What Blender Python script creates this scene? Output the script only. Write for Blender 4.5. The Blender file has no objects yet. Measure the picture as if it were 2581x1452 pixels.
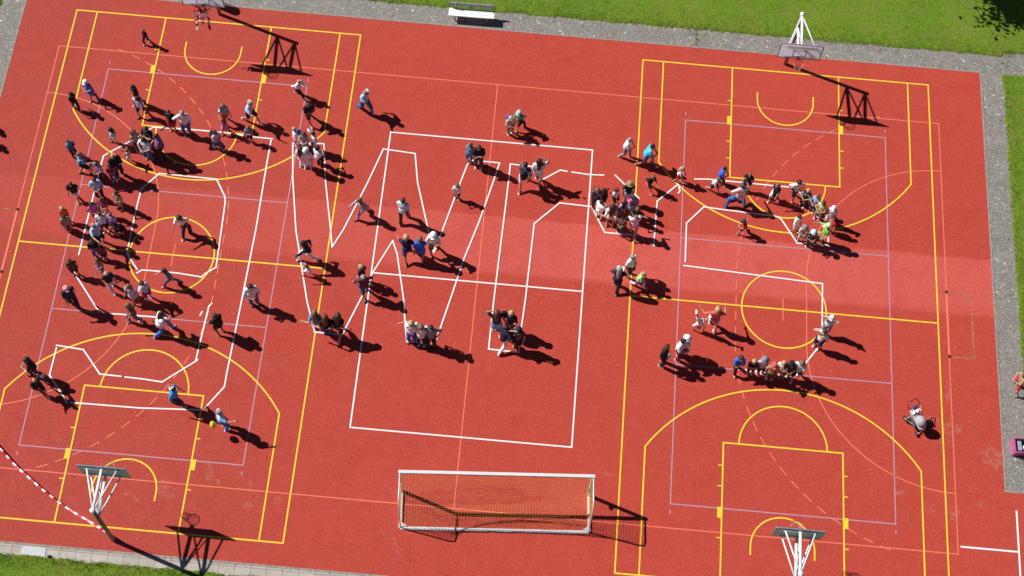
import bpy, bmesh, math, random
from mathutils import Vector, Matrix, noise
R=math.radians; PI=math.pi
random.seed(7)
C=bpy.context.scene.collection
scn=bpy.context.scene
# ---------------------------------------------------------------- camera
cam=bpy.data.cameras.new('camera'); co=bpy.data.objects.new('camera',cam); C.objects.link(co)
cam.sensor_fit='HORIZONTAL'; cam.sensor_width=36.0; cam.lens=53.4252; cam.clip_start=0.5; cam.clip_end=1500
co.matrix_world=Matrix([[0.9960098, -0.0889914, 0.0067109, 21.9057], [0.0831008, 0.8974036, -0.433314, -18.0462], [0.0325388, 0.4321427, 0.901218, 58.0843], [0, 0, 0, 1]])
scn.camera=co
# ---------------------------------------------------------------- light
SUN_EL=44.7; SUN_DIR=Vector((-0.951,0.311,0)).normalized()   # horizontal direction towards the sun
w=bpy.data.worlds.new('World'); scn.world=w; w.use_nodes=True
nt=w.node_tree; bg=nt.nodes['Background']; sky=nt.nodes.new('ShaderNodeTexSky')
sky.sky_type='NISHITA'; sky.sun_disc=False; sky.sun_elevation=R(SUN_EL); sky.sun_rotation=math.atan2(SUN_DIR.x,SUN_DIR.y); sky.air_density=0.45; sky.dust_density=0.3; sky.altitude=500
nt.links.new(sky.outputs[0],bg.inputs[0]); bg.inputs[1].default_value=0.05
sl=bpy.data.lights.new('sun','SUN'); sl.energy=5.0; sl.angle=R(0.5); sl.color=(1.0,0.965,0.92)
so=bpy.data.objects.new('sun',sl); C.objects.link(so)
d=Vector((SUN_DIR.x*math.cos(R(SUN_EL)),SUN_DIR.y*math.cos(R(SUN_EL)),math.sin(R(SUN_EL))))
so.rotation_euler=d.to_track_quat('Z','Y').to_euler(); so.location=(0,30,40)
scn.view_settings.view_transform='Standard'; scn.view_settings.look='None'; scn.view_settings.gamma=1
scn.view_settings.exposure=0.1
# ---------------------------------------------------------------- materials
MC={}
def newmat(name):
    m=bpy.data.materials.new(name); m.use_nodes=True
    b=m.node_tree.nodes['Principled BSDF']; return m,m.node_tree,b
def N(t,ty,**k):
    n=t.nodes.new(ty)
    for a,v in k.items(): setattr(n,a,v)
    return n
def mixc(t,fac,a,b,mode='MIX'):
    n=t.nodes.new('ShaderNodeMix'); n.data_type='RGBA'; n.blend_type=mode
    for i,v in ((0,fac),(6,a),(7,b)):
        if isinstance(v,(int,float)): n.inputs[i].default_value=v
        elif isinstance(v,(tuple,list)): n.inputs[i].default_value=(*v[:3],1)
        else: t.links.new(v,n.inputs[i])
    return n.outputs[2]
def ramp(t,src,stops):
    r=t.nodes.new('ShaderNodeValToRGB'); t.links.new(src,r.inputs[0])
    e=r.color_ramp.elements
    while len(e)<len(stops): e.new(0.5)
    for x,(p,c) in zip(e,stops): x.position=p; x.color=(c,c,c,1) if isinstance(c,(int,float)) else (*c,1)
    return r.outputs[0]
def noisetex(t,scale,detail=3,rough=0.5,vec=None):
    n=t.nodes.new('ShaderNodeTexNoise'); n.inputs['Scale'].default_value=scale; n.inputs['Detail'].default_value=detail; n.inputs['Roughness'].default_value=rough
    if vec is None:
        tc=t.nodes.new('ShaderNodeTexCoord'); vec=tc.outputs['Object']
    t.links.new(vec,n.inputs['Vector']); return n.outputs['Fac']
def bump(t,b,h,strength,dist):
    n=t.nodes.new('ShaderNodeBump'); n.inputs['Strength'].default_value=strength; n.inputs['Distance'].default_value=dist
    t.links.new(h,n.inputs['Height']); t.links.new(n.outputs[0],b.inputs['Normal'])
def plain(name,col,rough=0.6,metal=0,var=0.12,scale=14,bmp=0.0):
    if name in MC: return MC[name]
    m,t,b=newmat(name)
    nz=noisetex(t,scale,4)
    dk=tuple(c*(1-var) for c in col); lt=tuple(min(1,c*(1+var)) for c in col)
    t.links.new(ramp(t,nz,[(0.3,dk),(0.7,lt)]),b.inputs['Base Color'])
    b.inputs['Roughness'].default_value=rough; b.inputs['Metallic'].default_value=metal
    if bmp: bump(t,b,nz,bmp,0.02)
    MC[name]=m; return m
COL=dict(black=(.009,.009,.012),navy=(.012,.016,.05),white=(.9,.9,.93),lblue=(.42,.62,.92),blue=(.05,.16,.62),red=(.55,.02,.02),
 lilac=(.6,.52,.78),jeans=(.05,.13,.36),grey=(.25,.25,.29),lgrey=(.6,.62,.66),magenta=(.5,.09,.32),denim=(.17,.27,.48),pink=(.75,.36,.42),
 teal=(.1,.26,.36),crimson=(.38,.02,.09),turq=(.3,.75,.8),purple=(.16,.09,.27),tan=(.42,.28,.17),brown=(.12,.06,.035),orange=(.8,.09,.02),
 dbrown=(.045,.028,.022),olive=(.09,.06,.016),maroon=(.12,.03,.05),royal=(.015,.16,.75),paleblue=(.7,.84,.92),lilacgrey=(.45,.38,.43),
 lgreyblue=(.6,.76,.9),greyblue=(.25,.32,.42),greypurple=(.08,.06,.1),green=(.06,.42,.2),beige=(.6,.52,.4),khaki=(.22,.17,.1),
 palepink=(.85,.66,.62),pinkpurple=(.5,.2,.5),yellow=(.68,.66,.3),green2=(.22,.5,.06),lime=(.4,.85,.2),redorange=(.75,.12,.1),
 dgreen=(.015,.05,.04),dgrey=(.05,.05,.06),cream=(.85,.76,.68),orangebr=(.4,.15,.06),lilacwhite=(.78,.68,.86),cyanblue=(.03,.28,.78),
 lgreen=(.55,.72,.42),redpink=(.75,.1,.15),navyshine=(.02,.03,.1),straw=(.36,.25,.13),lgreyblue2=(.4,.45,.55),dk=(.03,.03,.03))
PAT=dict(stripe='stripe',plaid='plaid',cyanplaid='plaid2',whiteprint='p',navyprint='p',blackprint='p',whiteblack='wb',floral='fl')
def cloth(c):
    k='cloth_'+c
    if k in MC: return MC[k]
    if c not in PAT: return plain(k,COL[c],0.85,0,0.16,22,0.5)
    m,t,b=newmat(k); tc=N(t,'ShaderNodeTexCoord'); v=tc.outputs['Object']
    sep=N(t,'ShaderNodeSeparateXYZ'); t.links.new(v,sep.inputs[0])
    def band(src,freq,th):
        a=N(t,'ShaderNodeMath',operation='MULTIPLY'); t.links.new(src,a.inputs[0]); a.inputs[1].default_value=freq
        s=N(t,'ShaderNodeMath',operation='SINE'); t.links.new(a.outputs[0],s.inputs[0])
        g=N(t,'ShaderNodeMath',operation='GREATER_THAN'); t.links.new(s.outputs[0],g.inputs[0]); g.inputs[1].default_value=th
        return g.outputs[0]
    if c=='stripe': col=mixc(t,band(sep.outputs[2],62,-.1),(.8,.8,.84),(.02,.025,.09))
    elif c in('plaid','cyanplaid'):
        a,bb,cc=((.22,.6,.72),(.03,.1,.3),(.02,.05,.2)) if c=='plaid' else ((.05,.6,.8),(.02,.3,.6),(.1,.75,.85))
        col=mixc(t,band(sep.outputs[2],55,.1),a,bb); col=mixc(t,band(sep.outputs[0],55,.3),col,cc)
    elif c=='floral': col=ramp(t,noisetex(t,16,2),[(.42,(.55,.1,.06)),(.5,(.72,.7,.2)),(.62,(.12,.16,.05))])
    else:
        base,pr={'whiteprint':((.9,.9,.93),(.05,.12,.4)),'navyprint':((.015,.02,.06),(.7,.3,.35)),'blackprint':((.01,.01,.013),(.4,.65,.65)),'whiteblack':((.7,.72,.75),(.015,.015,.03))}[c]
        nz=noisetex(t,15 if c!='whiteblack' else 7,1)
        th=N(t,'ShaderNodeMath',operation='GREATER_THAN'); t.links.new(nz,th.inputs[0]); th.inputs[1].default_value=.6 if c!='whiteblack' else .5
        col=mixc(t,th.outputs[0],base,pr)
    t.links.new(col,b.inputs['Base Color']); b.inputs['Roughness'].default_value=.85
    bump(t,b,noisetex(t,18,3),.5,.02); MC[k]=m; return m
HAIR=dict(black=(.008,.007,.008),dbr=(.025,.014,.01),br=(.07,.035,.018),lbr=(.2,.12,.06),bld=(.5,.36,.19),gry=(.33,.3,.29),aub=(.14,.04,.018),dgrey=(.07,.06,.06))
def hairm(c): return plain('hair_'+c,HAIR.get(c) or COL[c],.55,0,.35,60,.6)
skin=plain('skin',(.56,.31,.21),.5,0,.07,10); skin2=plain('skin_tanned',(.42,.2,.12),.5,0,.07,10)
eyem=plain('eye_dark',(.02,.015,.012),.3); lipm=plain('lips',(.4,.1,.08),.5)
# ---------------------------------------------------------------- mesh helpers
class MB:
    def __init__(s): s.v=[]; s.f=[]; s.mi=[]; s.sm=[]
    def add(s,vs,fs,mi=0,smooth=True):
        o=len(s.v); s.v+=[tuple(p) for p in vs]; s.f+=[[o+i for i in f] for f in fs]; s.mi+=[mi]*len(fs); s.sm+=[smooth]*len(fs); return s
    def box(s,lo,hi,mi=0):
        x0,y0,z0=lo;x1,y1,z1=hi
        return s.add([(x0,y0,z0),(x1,y0,z0),(x1,y1,z0),(x0,y1,z0),(x0,y0,z1),(x1,y0,z1),(x1,y1,z1),(x0,y1,z1)],
          [(3,2,1,0),(4,5,6,7),(0,1,5,4),(1,2,6,5),(2,3,7,6),(3,0,4,7)],mi,False)
    def tube(s,pts,r,n=8,mi=0,closed=False,cap=True):
        pts=[Vector(p) for p in pts]; rs=r if isinstance(r,(list,tuple)) else [r]*len(pts)
        m=len(pts); vs=[];fs=[]; up=None
        for i,p in enumerate(pts):
            a=pts[(i-1)%m] if (i>0 or closed) else p; b=pts[(i+1)%m] if (i<m-1 or closed) else p
            t=(b-a).normalized() if (b-a).length>1e-9 else Vector((0,0,1))
            if up is None: up=Vector((0,0,1)) if abs(t.z)<.9 else Vector((1,0,0))
            x=t.cross(up)
            if x.length<1e-4: x=t.cross(Vector((0,1,0)))
            x.normalize(); y=x.cross(t).normalized(); up=y
            for k in range(n):
                q=2*PI*k/n; vs.append(p+(x*math.cos(q)+y*math.sin(q))*rs[i])
        for i in range(m if closed else m-1):
            j=(i+1)%m
            for k in range(n): l=(k+1)%n; fs.append((i*n+k,i*n+l,j*n+l,j*n+k))
        if cap and not closed: fs.append(tuple(range(n-1,-1,-1))); fs.append(tuple((m-1)*n+k for k in range(n)))
        return s.add(vs,fs,mi)
    def ell(s,c,r,mi=0,nu=12,nv=8,rot=None,zmin=None):
        c=Vector(c); vs=[];fs=[]
        for j in range(nv+1):
            th=PI*j/nv
            for i in range(nu):
                ph=2*PI*i/nu; p=Vector((r[0]*math.sin(th)*math.cos(ph),r[1]*math.sin(th)*math.sin(ph),r[2]*math.cos(th)))
                if zmin is not None and p.z<zmin: p.z=zmin
                if rot is not None: p=rot@p
                vs.append(c+p)
        for j in range(nv):
            for i in range(nu):
                k=(i+1)%nu; fs.append((j*nu+i,j*nu+k,(j+1)*nu+k,(j+1)*nu+i))
        return s.add(vs,[tuple(reversed(f)) for f in fs],mi)
    def caps(s,a,ra,b,rb,n=10,fl=1.0):   # tapered capsule, fl flattens along y
        a=Vector(a); b=Vector(b); t=(b-a)
        L=t.length
        if L<1e-6: t=Vector((0,0,1))
        t.normalize(); up=Vector((0,1,0)) if abs(t.y)<.9 else Vector((1,0,0))
        x=t.cross(up).normalized(); y=x.cross(t)
        rings=[]
        for q in (-85,-55,-25,0): rings.append((a+t*ra*math.sin(R(q)),ra*math.cos(R(q)),a))
        for q in (0,25,55,85): rings.append((b+t*rb*math.sin(R(q)),rb*math.cos(R(q)),b))
        vs=[];fs=[]
        for c,r,o in rings:
            for k in range(n):
                q=2*PI*k/n; p=c+(x*math.cos(q)+y*math.sin(q))*r
                if fl!=1.0: p=Vector((p.x,o.y+(p.y-o.y)*fl,p.z))
                vs.append(p)
        m=len(rings)
        for i in range(m-1):
            for k in range(n): l=(k+1)%n; fs.append((i*n+k,i*n+l,(i+1)*n+l,(i+1)*n+k))
        fs.append(tuple(range(n-1,-1,-1))); fs.append(tuple((m-1)*n+k for k in range(n)))
        return s.add(vs,fs)
    def mesh(s,name,mats):
        me=bpy.data.meshes.new(name); me.from_pydata(s.v,[],s.f)
        for m in mats: me.materials.append(m)
        me.polygons.foreach_set('material_index',s.mi); me.polygons.foreach_set('use_smooth',s.sm); me.update(); return me
    def build(s,name,mats,parent=None):
        if not isinstance(mats,(list,tuple)): mats=[mats]
        o=bpy.data.objects.new(name,s.mesh(name,mats)); C.objects.link(o)
        if parent: o.parent=parent
        return o
def tag(o,label,cat,group=None,kind=None):
    if label: o['label']=label
    if cat: o['category']=cat
    if group: o['group']=group
    if kind: o['kind']=kind
    return o
def thing(name,loc,rz,label,cat,group=None):
    o=bpy.data.objects.new(name,None); C.objects.link(o); o.location=loc; o.rotation_euler=(0,0,rz); o.empty_display_size=.2
    return tag(o,label,cat,group)
rm_me=bpy.data.meshes.new('tmp'); rm_ob=bpy.data.objects.new('tmp_form',rm_me); C.objects.link(rm_ob)
rmod=rm_ob.modifiers.new('r','REMESH'); rmod.mode='VOXEL'; rmod.use_smooth_shade=True
sm_=rm_ob.modifiers.new('s','SMOOTH'); sm_.factor=.5; sm_.iterations=3
def fuse(mb,vox=.022,iters=3):      # fuse overlapping forms into ONE continuous skin
    me=mb.mesh('t',[]); rm_ob.data=me; rmod.voxel_size=vox; sm_.iterations=iters
    dg=bpy.context.evaluated_depsgraph_get(); ev=rm_ob.evaluated_get(dg); r=ev.to_mesh()
    out=MB(); out.add([v.co[:] for v in r.vertices],[tuple(p.vertices) for p in r.polygons]); ev.to_mesh_clear()
    return out
def structure(o): o['kind']='structure'; return o
# ---------------------------------------------------------------- ground surfaces
def sheet(name,poly,z,mat,kind='structure'):
    m=MB(); m.add([(x,y,z) for x,y in poly],[tuple(range(len(poly)))],0,False)
    o=m.build(name,mat); o['kind']=kind; return o
def red_mat():
    m,t,b=newmat('red_rubber'); tc=N(t,'ShaderNodeTexCoord'); v=tc.outputs['Object']
    sep=N(t,'ShaderNodeSeparateXYZ'); t.links.new(v,sep.inputs[0])
    base=ramp(t,noisetex(t,.16,3,.5,v),[(.3,(.475,.058,.040)),(.7,(.42,.053,.040))])
    # duller, pinker towards the west side: glare put into the colour
    mr=N(t,'ShaderNodeMapRange'); t.links.new(sep.outputs[0],mr.inputs[0]); mr.inputs[1].default_value=22; mr.inputs[2].default_value=0
    n1=noisetex(t,.35,4,.6,v); mu=N(t,'ShaderNodeMath',operation='MULTIPLY'); t.links.new(mr.outputs[0],mu.inputs[0]); t.links.new(n1,mu.inputs[1])
    mu2=N(t,'ShaderNodeMath',operation='MULTIPLY'); t.links.new(mu.outputs[0],mu2.inputs[0]); mu2.inputs[1].default_value=1.5
    base=mixc(t,mu2.outputs[0],base,(.345,.060,.056))
    # the newer, paler roll of surfacing laid between y=10.5 and y=13.25
    wob=noisetex(t,.5,3,.6,v)
    ya=N(t,'ShaderNodeMath',operation='MULTIPLY_ADD'); t.links.new(wob,ya.inputs[0]); ya.inputs[1].default_value=.18; t.links.new(sep.outputs[1],ya.inputs[2])
    def step(src,e,wd,dn=False):
        r=N(t,'ShaderNodeMapRange'); t.links.new(src,r.inputs[0]); r.inputs[1].default_value=e-wd; r.inputs[2].default_value=e+wd
        if dn: r.inputs[3].default_value=1; r.inputs[4].default_value=0
        return r.outputs[0]
    def mul(a,c):
        n=N(t,'ShaderNodeMath',operation='MULTIPLY'); t.links.new(a,n.inputs[0])
        if isinstance(c,(int,float)): n.inputs[1].default_value=c
        else: t.links.new(c,n.inputs[1])
        return n.outputs[0]
    y=ya.outputs[0]
    bandm=mul(step(y,10.63,.14),step(y,13.34,.07,True))
    xs=N(t,'ShaderNodeMapRange'); t.links.new(sep.outputs[0],xs.inputs[0]); xs.inputs[1].default_value=5; xs.inputs[2].default_value=24; xs.inputs[3].default_value=.25; xs.inputs[4].default_value=1
    pale=mul(bandm,xs.outputs[0])
    base=mixc(t,pale,base,(.60,.108,.095))
    # faint edges of the other rolls
    for e,a in ((18.2,.10),(6.1,.10),(1.9,.08)):
        s2=mul(step(y,e,.05),step(y,e+2.5,.4,True)); base=mixc(t,mul(s2,a*3),base,(.43,.053,.036))
    # granules and mottling
    g=noisetex(t,15,2,.8,v); base=mixc(t,mul(ramp(t,g,[(.45,0),(.62,1)]),.55),base,(.60,.11,.06))
    g3=noisetex(t,11,2,.8,v); base=mixc(t,mul(ramp(t,g3,[(.5,0),(.66,1)]),.5),base,(.30,.026,.018))
    g2=noisetex(t,2.2,5,.7,v); base=mixc(t,mul(ramp(t,g2,[(.45,0),(.65,1)]),.35),base,(.53,.08,.055))
    g4=noisetex(t,.8,5,.7,v); base=mixc(t,mul(ramp(t,g4,[(.5,0),(.7,1)]),.3),base,(.38,.034,.02))
    # pale scuffs
    sc=noisetex(t,3.1,6,.7,v); base=mixc(t,mul(ramp(t,sc,[(.70,0),(.76,1)]),.25),base,(.62,.3,.2))
    t.links.new(base,b.inputs['Base Color']); b.inputs['Roughness'].default_value=.92; b.inputs['Specular IOR Level'].default_value=.2
    bump(t,b,noisetex(t,60,2,.7,v),.3,.006); return m
def grass_mat():
    m,t,b=newmat('lawn'); tc=N(t,'ShaderNodeTexCoord'); v=tc.outputs['Object']
    a=ramp(t,noisetex(t,.5,4,.6,v),[(.3,(.12,.24,.016)),(.5,(.21,.32,.024)),(.72,(.31,.36,.05))])
    f=ramp(t,noisetex(t,9,5,.75,v),[(.32,(.06,.14,.008)),(.5,(.16,.28,.02)),(.72,(.30,.35,.07))])
    c=mixc(t,.62,a,f)
    c=mixc(t,ramp(t,noisetex(t,1.1,6,.75,v),[(.52,0),(.68,.6)]),c,(.27,.24,.07))
    c=mixc(t,ramp(t,noisetex(t,2.7,6,.7,v),[(.55,0),(.68,.5)]),c,(.07,.15,.01))
    wh=N(t,'ShaderNodeTexVoronoi'); wh.inputs['Scale'].default_value=5; t.links.new(v,wh.inputs['Vector'])
    c=mixc(t,ramp(t,wh.outputs['Distance'],[(.03,1),(.06,0)]),c,(.35,.4,.25))
    t.links.new(c,b.inputs['Base Color']); b.inputs['Roughness'].default_value=.9; b.inputs['Specular IOR Level'].default_value=.15
    bump(t,b,noisetex(t,14,5,.8,v),1.0,.09); return m
def paver_mat():
    m,t,b=newmat('grey_cobbles'); tc=N(t,'ShaderNodeTexCoord'); v=tc.outputs['Object']
    vo=N(t,'ShaderNodeTexVoronoi',feature='DISTANCE_TO_EDGE'); vo.inputs['Scale'].default_value=10; t.links.new(v,vo.inputs['Vector'])
    vc=N(t,'ShaderNodeTexVoronoi'); vc.inputs['Scale'].default_value=10; t.links.new(v,vc.inputs['Vector'])
    sp=N(t,'ShaderNodeSeparateColor'); t.links.new(vc.outputs['Color'],sp.inputs[0])
    c=ramp(t,sp.outputs[0],[(0,(.25,.23,.22)),(.5,(.33,.305,.29)),(.97,(.39,.37,.35)),(.992,(.66,.62,.55))])
    c=mixc(t,ramp(t,noisetex(t,1.3,4,.6,v),[(.3,0),(.7,.6)]),c,(.23,.2,.165))
    c=mixc(t,ramp(t,vo.outputs['Distance'],[(.0,.6),(.07,0)]),c,(.13,.12,.085))
    c=mixc(t,ramp(t,noisetex(t,2.4,6,.7,v),[(.57,0),(.72,.8)]),c,(.15,.17,.05))
    t.links.new(c,b.inputs['Base Color']); b.inputs['Roughness'].default_value=.85
    bump(t,b,ramp(t,vo.outputs['Distance'],[(0,0),(.12,1)]),.7,.02); return m
def slab_mat():
    m,t,b=newmat('concrete_slabs'); tc=N(t,'ShaderNodeTexCoord'); v=tc.outputs['Object']
    br=N(t,'ShaderNodeTexBrick'); t.links.new(v,br.inputs['Vector']); br.offset=0
    br.inputs['Scale'].default_value=1; br.inputs['Brick Width'].default_value=.62; br.inputs['Row Height'].default_value=.62; br.inputs['Mortar Size'].default_value=.012
    br.inputs['Color1'].default_value=(.5,.46,.42,1); br.inputs['Color2'].default_value=(.42,.38,.34,1); br.inputs['Mortar'].default_value=(.2,.18,.14,1)
    c=mixc(t,ramp(t,noisetex(t,3,6,.7,v),[(.45,0),(.8,.7)]),br.outputs['Color'],(.34,.27,.16))
    t.links.new(c,b.inputs['Base Color']); b.inputs['Roughness'].default_value=.9; bump(t,b,noisetex(t,30,3),.3,.01); return m
RED=red_mat(); LAWN=grass_mat(); PAV=paver_mat(); SLAB=slab_mat()
EDGE=plain('edging_concrete',(.3,.27,.24),.9,0,.3,6,.3)
sheet('lawn',[(-250,-250),(290,-250),(290,290),(-250,290)],-.05,LAWN)
sheet('sports_court',[(-2,-2.93),(60,-2.93),(60,2.75),(42,2.75),(42,22.96),(-2,22.96)],0,RED)
sheet('cobble_path',[(-3.2,-3.4),(-2.08,-3.4),(-2.08,23.04),(42.08,23.04),(42.08,2.83),(46,2.83),(46,24.3),(-3.2,24.3)],-.008,PAV)
sheet('slab_path',[(-2,-3.75),(60,-3.75),(60,-3.01),(-2,-3.01)],-.008,SLAB)
e=MB(); 
for a,bb in (((-2.08,22.96),(42.08,23.04)),((42,2.83),(42.08,22.96)),((-2.08,-3.01),(-2,22.96)),((-2,-3.01),(60,-2.93)),((42,2.75),(60,2.83))): e.box((a[0],a[1],-.04),(bb[0],bb[1],.008))
structure(e.build('kerb_edging',EDGE))
# turf growing raggedly over the paving edges, with real height
def fringe(name,side,c0,a0,a1,c1,seed):
    m=MB(); n=int((a1-a0)/.08); vs=[]
    for i in range(n+1):
        a=a0+(a1-a0)*i/n
        w_=.10*noise.noise(Vector((a*.9,seed,0)))+.10*noise.noise(Vector((a*4.2,seed,3)))+.05*noise.noise(Vector((a*13,seed,5)))
        c=c0+w_; s=1 if c1>c0 else -1
        for cc,z in ((c,-.02),(c+s*.03,.018),(c+s*.25,.03),(c1,.022)):
            vs.append((a,cc,z) if side=='x' else (cc,a,z))
    fs=[]
    for i in range(n):
        for k in range(3):
            f=(i*4+k,i*4+4+k,i*4+5+k,i*4+1+k)
            up=(side=='x')==(c1>c0)
            fs.append(f if up else tuple(reversed(f)))
    m.add(vs,fs); return structure(m.build(name,LAWN))
fringe('lawn_turf','x',23.97,-40,43.1,60,1)
fringe('lawn_turf','x',24.15,43.1,80,60,9)
fringe('lawn_turf','y',43.06,7.9,22.98,60,2)
fringe('lawn_turf','x',-3.42,-2,60,-30,3)
fringe('lawn_turf','y',-3.1,-3.4,24,-30,4)
# grass blades (nobody could count them)
BL=MB(); rng=random.Random(3)
blm=MC['blade']=plain('grass_blades',(.14,.23,.03),.7,0,.5,3)
def blades(x,y,n,sp,h):
    for _ in range(n):
        px=x+rng.gauss(0,sp); py=y+rng.gauss(0,sp); a=rng.random()*PI; hh=h*rng.uniform(.5,1.3); w_=.008
        dx,dy=math.cos(a)*w_,math.sin(a)*w_; lx,ly=rng.gauss(0,.4)*hh,rng.gauss(0,.4)*hh
        BL.add([(px-dx,py-dy,0),(px+dx,py+dy,0),(px+lx,py+ly,hh+.02)],[(0,1,2)],0,False)
for i in range(2600): blades(rng.uniform(-4,48),23.98+abs(rng.gauss(0,.45)),7,.05,.07)
for i in range(1100): blades(43.08+abs(rng.gauss(0,.4)),rng.uniform(7.9,22.9),7,.05,.07)
for i in range(900): blades(rng.uniform(0,14),-3.45-abs(rng.gauss(0,.3)),8,.05,.09)
for cx,cy,sx,sy,k in ((19.0,23.3,.03,.35,10),(28.9,23.4,.05,.4,26),(28.8,23.8,.3,.1,18),(37.5,23.75,.5,.12,22),(35.2,23.85,.5,.1,16),(40.5,23.1,.9,.03,14),(42.6,20.5,.15,.3,10),(42.9,14,.1,3,24),
    (31,23.06,2.5,.02,26),(24,23.06,2,.02,10),(42.9,4.1,.3,.25,28),(42.12,8,.03,3,24),(43.2,23.5,.3,.3,30),(9,-3.0,6,.02,22),(22.3,23.7,1,.1,14),(13,23.9,2,.05,12)):
    for i in range(k): blades(rng.gauss(cx,sx),rng.gauss(cy,sy),6,.03,.045)
tag(BL.build('grass_blades',blm),'short green grass growing along the paving edges and joints','grass',None,'stuff')
# ---------------------------------------------------------------- markings
LZ=[0.0]
def paint(col,name,rough=.75,wear=.25,dark=None):
    m,t,b=newmat(name); nz=noisetex(t,18,5,.7)
    c=mixc(t,ramp(t,nz,[(.45,0),(.8,wear)]),col,dark or tuple(x*.6 for x in col)); t.links.new(c,b.inputs['Base Color']); b.inputs['Roughness'].default_value=rough; return m
YEL=paint((.88,.60,.03),'yellow_paint',wear=.5,dark=(.75,.36,.05)); SAL=paint((.82,.19,.10),'salmon_paint',wear=.35,dark=(.6,.09,.07)); PUR=paint((.47,.27,.36),'violet_paint',wear=.5,dark=(.52,.13,.2)); WHT=paint((.86,.84,.84),'white_tape',wear=.3,dark=(.75,.6,.58))
class Lines:
    def __init__(s,z): s.m=MB(); s.z=z
    def seg(s,a,b,w_,ext=True):
        a=Vector(a);b=Vector(b); t=(b-a).normalized()
        if ext: a=a-t*w_/2; b=b+t*w_/2
        n=Vector((-t.y,t.x))*w_/2; s.z+=.00008
        s.m.add([(*(a-n),s.z),(*(b-n),s.z),(*(b+n),s.z),(*(a+n),s.z)],[(0,1,2,3)],0,False)
    def poly(s,pts,w_,closed=False):
        for i in range(len(pts)-(0 if closed else 1)): s.seg(pts[i],pts[(i+1)%len(pts)],w_)
    def rect(s,x0,y0,x1,y1,w_): s.poly([(x0,y0),(x1,y0),(x1,y1),(x0,y1)],w_,True)
    def arc(s,cx,cy,r,a0,a1,w_,n=None):
        n=n or max(8,int(abs(a1-a0)/3)); vs=[];fs=[]; s.z+=.00008
        for i in range(n+1):
            a=R(a0+(a1-a0)*i/n)
            for q in (r-w_/2,r+w_/2): vs.append((cx+q*math.cos(a),cy+q*math.sin(a),s.z))
        for i in range(n): f=(2*i,2*i+1,2*i+3,2*i+2); fs.append(f if a1>a0 else tuple(reversed(f)))
        s.m.add(vs,fs,0,False)
    def dashes(s,f,L,w_,on=.43,per=.72,off=0):
        p=off
        while p+on<L: s.seg(f(p),f(p+on),w_,False); p+=per
# handball (salmon)
L=Lines(.0030); W=.044
L.rect(0,0,40,20,W); L.seg((19.98,0),(19.98,20),W)
for gx,sg in ((0,1),(40,-1)):
    A=(lambda a:a) if sg>0 else (lambda a:180-a)
    L.arc(gx,11.5,6,A(0),A(90),W); L.arc(gx,8.5,6,A(0),A(-90),W); L.seg((gx+sg*6,8.5),(gx+sg*6,11.5),W)
    L.seg((gx+sg*7,9.5),(gx+sg*7,10.5),W)
    for cy,s2 in ((11.5,1),(8.5,-1)):
        amax=math.degrees(math.asin((20-11.5)/9))
        L.dashes(lambda p:(gx+sg*9*math.cos(p/9),cy+s2*9*math.sin(p/9)),R(amax)*9+.4,W,off=.2)
    L.dashes(lambda p:(gx+sg*9,8.6+p),3.0,W,off=0)
for gx in (0,40): L.seg((gx,8.5),(gx,11.5),.09)
structure(L.m.build('handball_markings',SAL))
# volleyball (violet)
L=Lines(.0058); W=.048
for vx in (2.44,28.55):
    L.rect(vx,1.0,vx+9,19.0,W)
    for yy in (7.05,13.0): L.seg((vx,yy),(vx+9,yy),.045)
    for xx in (vx,vx+9):
        L.seg((xx,19.26),(xx,19.42),W,False); L.seg((xx,.58),(xx,.74),W,False)
structure(L.m.build('volleyball_markings',PUR))
# basketball (yellow)
L=Lines(.0080); W=.066
for x0 in (.386,26.489):
    x1=x0+13.1; cx=x0+6.55; y0,y1=-2.015,22.03
    L.rect(x0,y0,x1,y1,W); L.seg((x0,10.01),(x1,10.01),W); L.arc(cx,10.02,1.8,0,360,W,60)
    for yb,s in ((y0,1),(y1,-1)):
        k0,k1=cx-2.434,cx+2.434; yf=yb+s*5.8
        L.poly([(k0,yb),(k0,yf),(k1,yf),(k1,yb)],W)
        L.arc(cx,yf,1.8,0,s*180,W,30)
        L.poly([(x0+.945,yb),(x0+.945,yb+s*5.33)],W); L.poly([(x1-.945,yb),(x1-.945,yb+s*5.33)],W)
        hy=yb+s*1.575; aa=math.degrees(math.atan2(5.33-1.575,6.55-.945)); rr=math.hypot(5.33-1.575,6.55-.945)
        L.arc(cx,hy,rr,s*aa,s*(180-aa),W,60)
        L.arc(cx,hy,1.27,0,s*180,W,30)
        L.seg((cx-1.27,hy),(cx-1.27,hy-s*.36),W,False); L.seg((cx+1.27,hy),(cx+1.27,hy-s*.36),W,False)
        for kx,t_ in ((k0,-1),(k1,1)):
            for q in (1.80,3.95,4.82):
                yy=yb+s*q; L.seg((kx,yy),(kx+t_*.19,yy),.05,False)
            L.seg((kx+t_*.09,yb+s*2.62),(kx+t_*.09,yb+s*3.07),.19,False)
structure(L.m.build('basketball_markings',YEL))
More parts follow.
